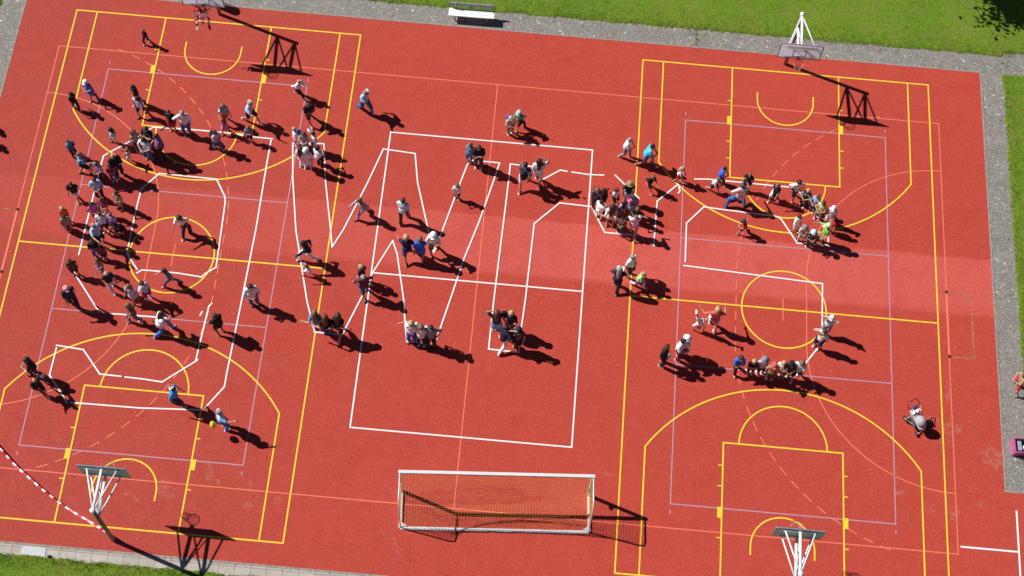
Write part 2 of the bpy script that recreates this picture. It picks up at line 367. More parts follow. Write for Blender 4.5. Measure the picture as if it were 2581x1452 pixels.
# white tape outlines
L=Lines(.0118); W=.062
TAPES=[[(5.005, 16.177), (5.768, 16.194), (6.811, 16.23), (8.271, 16.226), (8.647, 16.193), (9.46, 16.133), (10.317, 16.125)], [(10.263, 16.042), (10.258, 14.901), (10.29, 11.544), (10.221, 8.135), (10.143, 4.876), (10.147, 4.264), (9.549, 3.32)], [(5.005, 16.177), (4.197, 15.411), (3.409, 14.764)], [(3.279, 14.649), (3.123, 14.506), (3.111, 14.242), (3.086, 12.769), (3.042, 9.629)], [(5.638, 9.021), (5.834, 9.175), (6.534, 9.185), (7.379, 9.175), (8.371, 9.096), (8.5, 9.268), (8.903, 9.609), (8.774, 12.736), (8.713, 13.025), (8.212, 13.848), (5.702, 13.883), (5.348, 13.416), (5.067, 13.05), (5.037, 12.063), (5.034, 10.787), (5.05, 9.879), (5.613, 9.183)], [(3.003, 8.796), (4.112, 7.457), (4.402, 7.095)], [(5.0, 7.05), (7.23, 7.078)], [(9.006, 7.922), (8.908, 7.776), (8.787, 5.258), (8.854, 5.335)], [(8.816, 5.278), (8.115, 4.679), (7.592, 4.224), (6.79, 4.274), (6.065, 4.292)], [(5.88, 4.307), (5.015, 4.322), (4.129, 5.326), (3.006, 5.415)], [(3.02, 5.305), (2.997, 4.082), (3.942, 2.971)], [(4.09, 2.985), (6.867, 3.014), (9.453, 3.171)], [(8.674, 7.504), (8.619, 7.337)], [(12.392, 16.091), (11.236, 15.989), (11.495, 14.223), (11.997, 11.716), (12.948, 8.404), (13.464, 7.037), (14.614, 7.029), (15.203, 8.84), (15.512, 9.996), (16.187, 11.612), (16.449, 11.009), (16.957, 8.952), (17.17, 7.717), (17.325, 6.981), (18.477, 6.94)], [(18.534, 7.196), (18.981, 9.373), (19.304, 11.019), (19.786, 12.89), (20.049, 14.098), (20.419, 15.918), (19.697, 15.931), (19.043, 15.925), (19.042, 15.815), (18.787, 14.736), (18.663, 14.16), (18.178, 11.968), (17.992, 11.24), (17.883, 11.536), (17.561, 12.556), (16.932, 14.578), (16.667, 16.017), (15.248, 16.105), (14.77, 14.358), (14.012, 11.919), (13.65, 11.056), (13.478, 11.865), (12.9, 14.367), (12.669, 15.758), (12.601, 16.099), (12.393, 16.089)], [(24.362, 15.734), (23.638, 15.781)], [(23.419, 15.797), (23.111, 15.828), (22.285, 15.205)], [(21.908, 15.881), (20.899, 15.916), (20.873, 14.182), (20.754, 9.175), (20.739, 6.972), (22.001, 6.945), (22.005, 7.917), (22.078, 9.306), (22.176, 13.053), (23.203, 14.181), (24.236, 14.149), (24.613, 14.138), (24.944, 13.474), (25.255, 12.923), (26.559, 12.92), (26.556, 13.065)], [(24.347, 15.728), (25.038, 15.765)], [(25.547, 15.817), (26.656, 14.752)], [(28.326, 15.641), (27.448, 14.697), (27.391, 12.489)], [(28.332, 15.633), (28.43, 15.32), (28.358, 15.202)], [(29.06, 15.984), (29.67, 16.034), (31.135, 16.02), (32.55, 15.997), (33.459, 15.997), (33.918, 15.562), (34.938, 13.831), (34.952, 13.306)], [(34.952, 13.271), (33.595, 13.238), (32.911, 14.323), (32.78, 14.438), (32.578, 14.473), (30.475, 14.563), (29.499, 14.621), (28.768, 13.738), (28.775, 11.858)], [(28.73, 11.667), (31.736, 11.524), (34.683, 11.39), (34.652, 9.378)], [(34.426, 8.305), (33.982, 7.654)], [(33.453, 6.921), (31.468, 7.086)]]
for pl in TAPES: L.poly(pl,W)
structure(L.m.build('white_tape_outline',WHT))
L=Lines(.0110); L.rect(15.465,3.0,24.47,17.005,W); L.seg((15.5,10.01),(24.45,10.01),W)
for pl in [[(40.142, 0.311), (42.418, 0.31)], [(42.425, 1.979), (42.415, -1.263)]]: L.poly(pl,.075)

structure(L.m.build('white_court_markings',WHT))
# trench seams and sockets of the handball goals
SEAM=plain('worn_seam',(.36,.15,.09),.9,0,.4,9); SOCK=plain('goal_socket',(.05,.015,.012),.8)
L=Lines(.0022)
def wobble(a,b,w_):
    n=int(math.dist(a,b)/.12)+1; pts=[]
    for i in range(n+1):
        t_=i/n; pts.append((a[0]+(b[0]-a[0])*t_+rng.uniform(-.012,.012),a[1]+(b[1]-a[1])*t_+rng.uniform(-.012,.012)))
    for i in range(n): L.seg(pts[i],pts[i+1],w_*rng.uniform(.4,1.5))
wobble((40.1,11.5),(41.1,11.48),.04); wobble((41.05,11.48),(41.05,8.52),.05); wobble((41.1,8.5),(40.1,8.5),.04); wobble((-.1,11.5),(-1.1,11.5),.045); wobble((-1.05,11.5),(-1.05,8.5),.045)
structure(L.m.build('worn_seams',SEAM))
m=MB()
for x,y in ((40,11.52),(40,8.52),(0,11.52),(0,8.52)): m.tube([(x,y,.004),(x,y,.015)],.07,10)
structure(m.build('goal_sockets',SOCK))
# scuffs and dried chalk smears on the rubber
SCF,t,b=newmat('pale_scuff'); nz=noisetex(t,4.5,9,.85); b.inputs['Base Color'].default_value=(.7,.42,.32,1); b.inputs['Roughness'].default_value=.95
t.links.new(ramp(t,nz,[(.48,0),(.70,.6)]),b.inputs['Alpha'])
m=MB(); rs=random.Random(5); zz=.0016
SCUFFS=[(10.17, 0.51, 0.16, 0.45, 20), (10.471, 0.323, 0.3, 0.12, -40), (8.538, 0.058, 0.25, 0.12, 0), (7.347, -0.744, 0.35, 0.1, -25), (7.053, -0.608, 0.2, 0.1, 60), (11.84, 0.187, 0.1, 0.25, 10), (11.89, -0.628, 0.2, 0.2, 0), (39.842, 6.951, 0.12, 0.5, 0), (39.986, 5.297, 0.4, 0.35, 0), (41.56, 4.241, 0.5, 0.4, 0), (41.785, 3.922, 0.35, 0.3, 30), (39.802, 1.724, 0.3, 0.35, 0), (40.969, 2.164, 0.15, 0.15, 0), (39.474, 4.729, 0.2, 0.15, 0), (14.608, 10.615, 0.28, 0.08, -15), (15.866, 4.655, 0.16, 0.05, 0), (17.671, -1.64, 0.8, 0.05, -45), (17.998, -1.77, 0.5, 0.04, -45), (26.039, 2.026, 0.3, 0.1, 0), (38.956, 1.645, 0.2, 0.12, 0), (37.784, 2.364, 0.3, 0.1, 30), (19.301, 4.566, 0.06, 0.12, 0), (4.066, 1.355, 0.2, 0.1, 0), (8.618, -0.379, 0.5, 0.3, 0), (39.016, 5.552, 0.5, 0.3, 0), (13.025, -0.326, 0.2, 0.2, 0)]
for (x,y,rx,ry,rot) in SCUFFS:
    zz+=.00003; pts=[]
    for k in range(16):
        a=2*PI*k/16; q=rs.uniform(.7,1.15); px,py=rx*math.cos(a)*q,ry*math.sin(a)*q
        pts.append((x+px*math.cos(R(rot))-py*math.sin(R(rot)),y+px*math.sin(R(rot))+py*math.cos(R(rot)),zz))
    m.add(pts,[tuple(range(16))],0,False)
structure(m.build('court_scuffs',SCF))
# tiny dry leaves and crumbs blown over the court
m=MB(); rl=random.Random(21)
for k in range(240):
    x,y=rl.uniform(-1.8,44),rl.uniform(-2.9,22.8); a=rl.random()*PI; l_=rl.uniform(.018,.05); z_=.017+rl.random()*.006
    if k%4==0: x,y=(rl.uniform(38,42) if k%8 else rl.uniform(2,12)),rl.uniform(-2.9,4)
    m.add([(x-l_*math.cos(a),y-l_*math.sin(a),z_),(x+l_*.4*math.sin(a),y-l_*.4*math.cos(a),z_+.006),(x+l_*math.cos(a),y+l_*math.sin(a),z_),(x-l_*.4*math.sin(a),y+l_*.4*math.cos(a),z_+.004)],[(0,1,2,3)],0,False)
tag(m.build('dry_leaves',plain('dry_leaf',(.55,.33,.12),.8,0,.3,2)),'tiny dry leaves and crumbs scattered over the red court','leaf litter',None,'stuff')
# ---------------------------------------------------------------- basketball hoops
GALV=plain('galvanised_white',(.84,.86,.88),.45,0,.04,8); POLE=plain('weathered_pole',(.24,.19,.14),.6,.2,.25,6); BF=plain('board_face',(.86,.84,.95),.4,0,.03,3); BK=plain('board_back',(.46,.54,.60),.6,0,.08,3)
_t=BF.node_tree; _tr=_t.nodes.new('ShaderNodeBsdfTranslucent'); _tr.inputs[0].default_value=(.93,.9,1,1); _mx=_t.nodes.new('ShaderNodeMixShader'); _mx.inputs[0].default_value=.85
_t.links.new(_t.nodes['Principled BSDF'].outputs[0],_mx.inputs[1]); _t.links.new(_tr.outputs[0],_mx.inputs[2]); _t.links.new(_mx.outputs[0],_t.nodes['Material Output'].inputs[0])   # milky glass-fibre board lets some sun through
BLK=plain('black_paint',(.012,.012,.016),.5); ORG=plain('rim_orange',(.6,.09,.05),.45,.2); CHN=plain('pale_net',(.62,.45,.38),.6)
def hoop(x,y,s,label):      # s = -1: board faces down court
    o=thing('basketball_hoop',(x,y,0),0 if s<0 else PI,label,'basketball hoop','basketball hoops on single poles')
    MB().tube([(0,0,0),(0,0,3.83)],.085,14).build('pole',POLE,o)
    by=-1.66
    for zt,zb,xs in ((3.80,3.78,(-.57,.57)),(2.93,3.06,(-.57,.57))):
        MB().tube([(0,0,zt),(0,by+.03,zb)],.06,10).build('arm',GALV,o)
        for xx in xs: MB().tube([(0,0,zt),(xx,by+.03,zb)],.032,8).build('brace',GALV,o)
    MB().tube([(0,-.02,2.95),(0,by+.05,3.75)],.02,8).build('brace',GALV,o)
    MB().tube([(0,0,3.80),(0,0,3.9)],.1,12).build('pole_cap',GALV,o)
    bd=MB(); bd.box((-.93,by-.02,2.9),(.93,by+.015,3.95)); 
    bdm=bd.build('backboard',[BF,BK],o)
    for p in bdm.data.polygons:
        if p.normal.y>.5: p.material_index=1 if s>0 else 0
        elif p.normal.y<-.5: p.material_index=0
    fr=MB(); f0=by-.026
    for a,c in (((-.93,2.9),(.93,2.94)),((-.93,3.91),(.93,3.95)),((-.93,2.94),(-.89,3.91)),((.89,2.94),(.93,3.91))): fr.box((a[0],f0,a[1]),(c[0],by-.0205,c[1]))
    fr.build('border',BLK,bdm)
    fr=MB()
    for a,c in (((-.295,3.05),(.295,3.085)),((-.295,3.465),(.295,3.5)),((-.295,3.085),(-.26,3.465)),((.26,3.085),(.295,3.465))): fr.box((a[0],f0,a[1]),(c[0],by-.0205,c[1]))
    fr.build('target_square',BLK,bdm)
    rail=MB(); rail.tube([(-.66,by+.04,3.78),(.66,by+.04,3.78)],.03,8); rail.build('rail',GALV,o)
    rail=MB(); rail.tube([(-.66,by+.04,3.06),(.66,by+.04,3.06)],.03,8); rail.build('rail',GALV,o)
    hc=by-.02-.38; rim=MB(); rim.tube([(.23*math.cos(2*PI*k/28),hc+.23*math.sin(2*PI*k/28),3.05) for k in range(28)],.013,6,closed=True)
    rim.box((-.07,by-.16,3.035),(.07,by-.03,3.06)); rim.tube([(-.06,by-.03,2.98),(-.08,hc+.2,3.05)],.01,6); rim.tube([(.06,by-.03,2.98),(.08,hc+.2,3.05)],.01,6)
    rm=rim.build('rim',ORG,o); net=MB()
    for k in range(12):
        for dr in (1,-1):
            pts=[]
            for j in range(6):
                a=2*PI*(k+dr*j*.5)/12; r_=.225-.105*(j/5)**.7; pts.append((r_*math.cos(a),hc+r_*math.sin(a),3.04-.085*j))
            net.tube(pts,.006,4)
    net.build('net',CHN,rm); return o
hoop(33.03,22.49,-1,'basketball hoop with pale backboard above the upper edge of the right court')
hoop(6.90,22.49,-1,'basketball hoop cut by the top edge, hung with red and white tape')
hoop(6.94,-2.507,1,'basketball hoop seen from behind at the lower left with barrier tape tied on')
hoop(32.98,-2.48,1,'basketball hoop seen from behind at the bottom edge of the right court')
# barrier tape
TPM,t,b=newmat('red_white_tape'); uv=N(t,'ShaderNodeUVMap'); sx=N(t,'ShaderNodeSeparateXYZ'); t.links.new(uv.outputs[0],sx.inputs[0])
fr_=N(t,'ShaderNodeMath',operation='FRACT'); t.links.new(sx.outputs[0],fr_.inputs[0]); gt=N(t,'ShaderNodeMath',operation='GREATER_THAN'); t.links.new(fr_.outputs[0],gt.inputs[0]); gt.inputs[1].default_value=.56
t.links.new(mixc(t,gt.outputs[0],(.55,.01,.04),(.85,.83,.84)),b.inputs['Base Color']); b.inputs['Roughness'].default_value=.35
def ribbon(name,paths,per=.42,w_=.075,parent=None):
    vs=[];fs=[];uvs=[]
    for pts in paths:
        s_=0; o=len(vs); prev=None
        for i,p in enumerate(pts):
            p=Vector(p); 
            if prev is not None: s_+=(p-prev).length
            prev=p; tw=.3*math.sin(s_*2.1); t_=(Vector(pts[min(i+1,len(pts)-1)])-Vector(pts[max(i-1,0)])).normalized()
            sd=t_.cross(Vector((0,0,1))); sd=sd.normalized() if sd.length>.01 else Vector((1,0,0)); n=(sd*math.cos(tw)+Vector((0,0,1))*math.sin(tw))*w_/2
            vs+=[p-n,p+n]; uvs+=[s_/per,s_/per]
        for i in range(len(pts)-1): fs.append((o+2*i,o+2*i+1,o+2*i+3,o+2*i+2))
    me=bpy.data.meshes.new(name); me.from_pydata(vs,[],fs); ul=me.uv_layers.new(name='UVMap')
    for lp in me.loops: ul.data[lp.index].uv=(uvs[lp.vertex_index],0)
    me.materials.append(TPM); o=bpy.data.objects.new(name,me); C.objects.link(o); o.parent=parent; return o
TAPE3D=[(-1.001, 3.016, 0.2), (-0.777, 2.833, 0.2), (-0.456, 2.573, 0.2), (-0.087, 2.273, 0.2), (0.281, 1.973, 0.2), (0.6, 1.712, 0.2), (0.872, 1.487, 0.2), (1.13, 1.273, 0.2), (1.37, 1.073, 0.2), (1.59, 0.888, 0.2), (1.788, 0.721, 0.2), (1.957, 0.578, 0.2), (2.099, 0.455, 0.2), (2.224, 0.346, 0.2), (2.342, 0.246, 0.2), (2.464, 0.147, 0.2), (2.587, 0.053, 0.2), (2.706, -0.033, 0.2), (2.822, -0.114, 0.2), (2.939, -0.194, 0.2), (3.06, -0.277, 0.2), (3.186, -0.365, 0.2), (3.315, -0.455, 0.199), (3.445, -0.545, 0.199), (3.573, -0.633, 0.199), (3.698, -0.716, 0.2), (3.815, -0.792, 0.202), (3.927, -0.863, 0.205), (4.039, -0.932, 0.209), (4.154, -1.003, 0.214), (4.279, -1.078, 0.22), (4.41, -1.157, 0.226), (4.546, -1.239, 0.233), (4.688, -1.323, 0.241), (4.838, -1.409, 0.253), (5.0, -1.497, 0.27), (5.177, -1.587, 0.289), (5.37, -1.68, 0.31), (5.569, -1.775, 0.336), (5.766, -1.87, 0.371), (5.953, -1.964, 0.42), (6.139, -2.064, 0.488), (6.329, -2.17, 0.574), (6.511, -2.273, 0.667), (6.669, -2.364, 0.759), (6.79, -2.432, 0.84), (6.866, -2.474, 0.914), (6.906, -2.494, 0.987), (6.922, -2.501, 1.054), (6.928, -2.503, 1.11), (6.937, -2.507, 1.15)]
tag(ribbon('barrier_tape',[TAPE3D]),'red and white barrier tape hanging from the lower left hoop pole','barrier tape')
rq=random.Random(11); paths=[]
for k in range(7):
    x0=6.9+rq.uniform(-.3,.25); pts=[]; 
    for j in range(8):
        t_=j/7; pts.append((x0+(-.6+.25*k*.6)*t_*rq.uniform(.7,1.0)*.6+.05*math.sin(j*2+k),20.55-.35*t_*rq.uniform(.3,1),3.1-1.25*t_*rq.uniform(.6,1)))
    paths.append(pts)
paths.append([(6.55+.1*j,20.6+.05*math.sin(j),3.05+.04*math.cos(j*1.7)) for j in range(9)])
tag(ribbon('barrier_tape',paths,.5,.1),'bundle of red and white tape dangling from the top left hoop','barrier tape')
# ---------------------------------------------------------------- football goal
g=thing('football_goal',(21.57,.78,0),R(3.95),'white football goal with ochre net at the lower middle of the court','football goal')
GW=3.72; GH=2.44; WP=plain('white_alu',(.8,.83,.84),.35,.15,.05,5); NET=plain('ochre_net',(.7,.36,.09),.7); GRY=plain('grey_metal',(.3,.33,.3),.5,.3); GRN=plain('green_tie',(.02,.22,.14),.6)
MB().box((-GW-.06,-.06,GH-.12),(GW+.06,.06,GH)).build('crossbar',WP,g)
for s in (-1,1):
    MB().box((s*GW-.06,-.055,.0),(s*GW+.06,.055,GH-.12)).build('post',WP,g)
    MB().tube([(s*GW,-.06,GH-.05),(s*GW,-.95,GH-.06),(s*GW,-1.12,GH-.12),(s*GW,-1.2,GH-.3),(s*GW*.998,-1.5,.1)],.028,8).build('net_support',WP,g)
    MB().box((s*GW-.055,-1.52,.0),(s*GW+.055,-.055,.09)).build('ground_bar',WP,g)
    MB().tube([(s*(GW-.06),-.03,GH-.4),(s*(GW-.4),-.03,GH-.08)],.018,6).build('corner_brace',WP,g)
    MB().add([(s*(GW-.05),-1.3,.095),(s*(GW-.05),-1.46,.095),(s*(GW-.28),-1.46,.095)],[(0,1,2)] if s<0 else [(2,1,0)],0,False).build('gusset',WP,g)
MB().box((-GW,-1.58,.0),(GW,-1.46,.055)).build('rear_bar',WP,g)
tm=MB(); tm.ell((GW-.05,-.1,1.0),(.07,.09,.08)); tm.tube([(GW-.1,-.2,1.05),(GW+.06,-.12,.98),(GW-.02,0,.9)],.025,6); tm.build('net_tie',GRN,g)
nm=MB(); rn=random.Random(2)
prof=[(0,GH-.03),(-.3,GH-.1),(-.6,GH-.13),(-.9,GH-.1),(-1.13,GH-.16),(-1.22,GH-.5),(-1.3,GH-1.0),(-1.36,GH-1.5),(-1.42,GH-1.95),(-1.5,.1)]
def pf(t_):
    f=t_*(len(prof)-1); i=min(int(f),len(prof)-2); k=f-i; return prof[i][0]*(1-k)+prof[i+1][0]*k, prof[i][1]*(1-k)+prof[i+1][1]*k
def npnt(u,t_):
    y,z=pf(t_); q_=math.sin(PI*(u+GW)/(2*GW))**.8; sag=1.15*q_*math.exp(-((t_-.45)/.2)**2)*(1 if t_<.9 else 0)+.04*noise.noise(Vector((u*1.5,t_*6,0))); y+=.45*q_*math.exp(-((t_-.45)/.25)**2)
    return (u+.02*noise.noise(Vector((u*3,t_*9,4))),y+.03*noise.noise(Vector((u*2,t_*4,9))),z-sag)
for i in range(63):
    u=-GW+2*GW*i/62; nm.tube([npnt(u,j/18) for j in range(19)],.0037,3,cap=False)
for j in range(1,28):
    nm.tube([npnt(-GW+2*GW*i/30,j/28) for i in range(31)],.0037,3,cap=False)
for s in (-1,1):
    for k in range(1,13):
        y=-1.5*k/13; zt=GH-.1 if y>-1.15 else GH*(1+(y+1.15)/.36*.9); nm.tube([(s*GW,y,.08),(s*GW,y,max(.1,zt))],.0037,3,cap=False)
    for k in range(1,20):
        z=GH*k/20; ye=-1.5+.3*z/GH; nm.tube([(s*GW,0,z),(s*GW,ye,z)],.0037,3,cap=False)
nm.build('net',NET,g)
# unseen litter bin, added to cast the stubby shadow beside the top left backboard
lb=thing('added_litter_bin',(6.72,22.98,0),0,'dark litter bin added behind the top left backboard to cast a stubby shadow','litter bin')
m=MB(); m.tube([(0,0,.25),(0,0,.95)],[.17,.2],16); m.build('bin_body',plain('bin_metal',(.08,.1,.09),.5,.4),lb); m=MB(); m.tube([(0,.24,0),(0,.24,1.05)],.03,8); m.build('post',plain('bin_post',(.2,.2,.2),.5,.4),lb)
# ---------------------------------------------------------------- bench
PW=plain('white_planks',(.85,.86,.87),.5,0,.04,5); PG=plain('grey_plank',(.32,.35,.42),.55,0,.08,5); LEG=plain('bench_leg',(.35,.36,.38),.5,.4)
b_=thing('park_bench',(18.45,23.46,0),R(.8),'white slatted park bench on the cobbles at the top edge','bench')
for k in range(3): MB().box((-1.05,-.215+.147*k,.42),(1.05,-.08+.147*k,.455)).build('seat',PW,b_)
bb=MB(); bb.box((-1.04,.245,.62),(1.04,.28,.82)); bb.build('backrest',PG,b_)
for x in (-.75,.75):
    l=MB(); l.box((x-.03,-.18,0),(x+.03,-.12,.42)); l.box((x-.03,.12,0),(x+.03,.18,.42)); l.box((x-.03,-.2,.37),(x+.03,.22,.418)); l.box((x-.03,.21,.36),(x+.03,.243,.82)); l.build('leg',LEG,b_)
# concrete cover on the lower path
cv=MB(); cv.box((-.47,-.17,-.007),(.47,.17,.012)); cc=cv.build('cover_slab',plain('pale_concrete',(.55,.57,.58),.85,0,.1,6)); cc.location=(3.95,-3.22,0); tag(cc,'pale concrete cover slab in the lower left path','cover slab')
dr=MB(); dr.ell((0,0,.02),(.09,.07,.05)); dr.tube([(-.09,0,.03),(.1,.02,.05)],.02,6); dd=dr.build('rubber_clamp',BLK); dd.location=(4.6,-3.38,0); tag(dd,'small dark clamp lying beside the pale cover slab','clamp')
# ---------------------------------------------------------------- stroller
sfab=plain('stroller_fabric',(.42,.42,.45),.8,0,.08,9,.3); sdk=plain('stroller_dark',(.025,.025,.035),.6); smt=plain('stroller_metal',(.5,.5,.52),.35,.6)
st=thing('baby_stroller',(38.43,5.33,0),R(-150),'grey baby stroller with dark handle standing alone on the lower right court','stroller')
# local +y = travel direction
for (x,y,r_) in ((-.27,-.32,.15),(.27,-.32,.15),(-.2,.42,.1),(.2,.42,.1)):
    wh=MB(); wh.tube([(x+(r_-.02)*0,y+(r_-.02)*math.cos(2*PI*k/20),r_+(r_-.02)*math.sin(2*PI*k/20)) for k in range(20)],.024,6,closed=True)
    wb=wh.build('wheel',sdk,st); h=MB(); h.tube([(x-.03,y,r_),(x+.03,y,r_)],.035,8)
    for k in range(5): h.tube([(x,y,r_),(x,y+(r_-.03)*math.cos(k*1.257),r_+(r_-.03)*math.sin(k*1.257))],.008,5)
    h.build('hub',smt,wb)
f=MB()
for x in (-.27,.27):
    f.tube([(x,-.32,.15),(x*.95,.1,.5),(x*.8,.42,.12)],.014,6); f.tube([(x*.8,.42,.12),(x*.95,0,.55),(x*.95,-.42,.9)],.014,6)
f.tube([(-.27,-.32,.15),(.27,-.32,.15)],.012,6); f.tube([(-.2,.42,.12),(.2,.42,.12)],.012,6); f.build('frame',smt,st)
h=MB(); h.tube([(-.256,-.42,.9),(-.25,-.62,1.0),(-.2,-.70,1.04),(.2,-.70,1.04),(.25,-.62,1.0),(.256,-.42,.9)],.019,8); h.build('handle',sdk,st)
se=MB(); se.caps((0,-.28,.62),.19,(0,.32,.5),.17,12); fuse(se,.02).build('seat',sfab,st)
ca=MB(); ca.ell((0,.16,.68),(.22,.24,.27),0,16,12,Matrix.Rotation(R(10),3,'X'),-.02); ca.build('canopy',sfab,st)
tr=MB(); tr.box((-.2,-.33,.8),(.2,-.2,.84)); tr.tube([(-.08,-.26,.82),(-.08,-.26,.93)],.045,10); tr.tube([(.09,-.26,.82),(.09,-.26,.93)],.045,10); tr.build('cup_tray',PW,st)
pz=MB(); pz.ell((-.05,-.45,.86),(.15,.08,.06)); pz.build('organiser',plain('organiser_navy',(.05,.05,.12),.7),st)
bk=MB(); bk.box((-.2,-.25,.2),(.2,.2,.34)); bk.build('basket',sdk,st)
# ---------------------------------------------------------------- pink crate with contents
PK=plain('pink_plastic',(.55,.1,.28),.45,0,.08,5); PKD=plain('crate_liner',(.03,.035,.06),.6)
cr=thing('pink_crate',(42.82,4.68,0),R(3),'pink open box standing on the cobbles at the right edge','crate')
c_=MB(); 
for lo,hi in (((-.45,-.32,0),(-.41,.32,.42)),((.41,-.32,0),(.45,.32,.42)),((-.41,-.32,0),(.41,-.28,.42)),((-.41,.28,0),(.41,.32,.42)),((-.41,-.28,0),(.41,.28,.02))): c_.box(lo,hi)
c_.build('box_body',PK,cr)
c_=MB()
for lo,hi in (((-.405,-.275,.025),(-.38,.275,.41)),((.38,-.275,.025),(.405,.275,.41)),((-.38,-.275,.025),(.38,-.25,.41)),((-.38,.25,.025),(.38,.275,.41))): c_.box(lo,hi)
c_.build('liner',PKD,cr)
k=MB(); k.box((-.08,-.2,0),(.08,.2,.3)); k=k.build('flat_carton',plain('bluegrey_carton',(.35,.42,.52),.6)); k.location=(42.58,4.68,.03); k.rotation_euler=(0,R(8),R(3)); tag(k,'blue-grey carton standing inside the pink box','carton')
k=MB(); k.caps((-.1,0,.12),.1,(.12,.05,.15),.12,12); k=fuse(k,.02).build('white_bag',cloth('white')); k.location=(42.92,4.66,.03); tag(k,'white bag lying inside the pink box','bag')
# ---------------------------------------------------------------- tree just outside the frame whose shadow falls on the lawn
def tree(x,y,h,rad,seed,label):
    r_=random.Random(seed); o=thing('broadleaf_tree',(x,y,0),0,label,'tree'); tk=MB(); tk.tube([(0,0,0),(.05,.02,h*.3),(-.05,.1,h*.6),(0,.1,h*.85)],[.22,.17,.11,.04],10); lm=[]
    for k in range(12):
        a=r_.random()*6.28; z0=h*r_.uniform(.3,.65); q=rad*r_.uniform(.5,.95); e_=(math.cos(a)*q,math.sin(a)*q,z0+h*r_.uniform(.05,.3)); tk.tube([(0,.05,z0),((e_[0])*.5,(e_[1])*.5,(z0+e_[2])/2+.15),e_],[.07,.045,.015],6); lm.append(e_)
    tk.build('trunk',plain('bark',(.09,.065,.045),.9,0,.3,8,.6),o); cr_=MB()
    cl=lm+[(r_.gauss(0,.4)*rad,r_.gauss(0,.4)*rad,h*r_.uniform(.45,1.0)) for _ in range(90)]
    for c in cl:
        rr=r_.uniform(.35,.75)
        for _ in range(200):
            p=Vector(c)+Vector((r_.gauss(0,1),r_.gauss(0,1),r_.gauss(0,.8)))*rr*.55; s_=r_.uniform(.08,.14)
            a=Vector((r_.gauss(0,1),r_.gauss(0,1),r_.gauss(0,1))).normalized()*s_; b2=a.cross(Vector((r_.gauss(0,1),r_.gauss(0,1),r_.gauss(0,1)))).normalized()*s_*.6
            cr_.add([p-a,p+b2,p+a,p-b2],[(0,1,2,3)],r_.randint(0,1),False)
    cr_.build('crown',[plain('leaf_dark',(.03,.07,.012),.6,0,.4,2),plain('leaf_light',(.06,.12,.02),.6,0,.4,2)],o)
tree(39.86,29.76,7.5,2.6,4,'leafy tree beyond the top right corner whose shadow falls on the lawn')
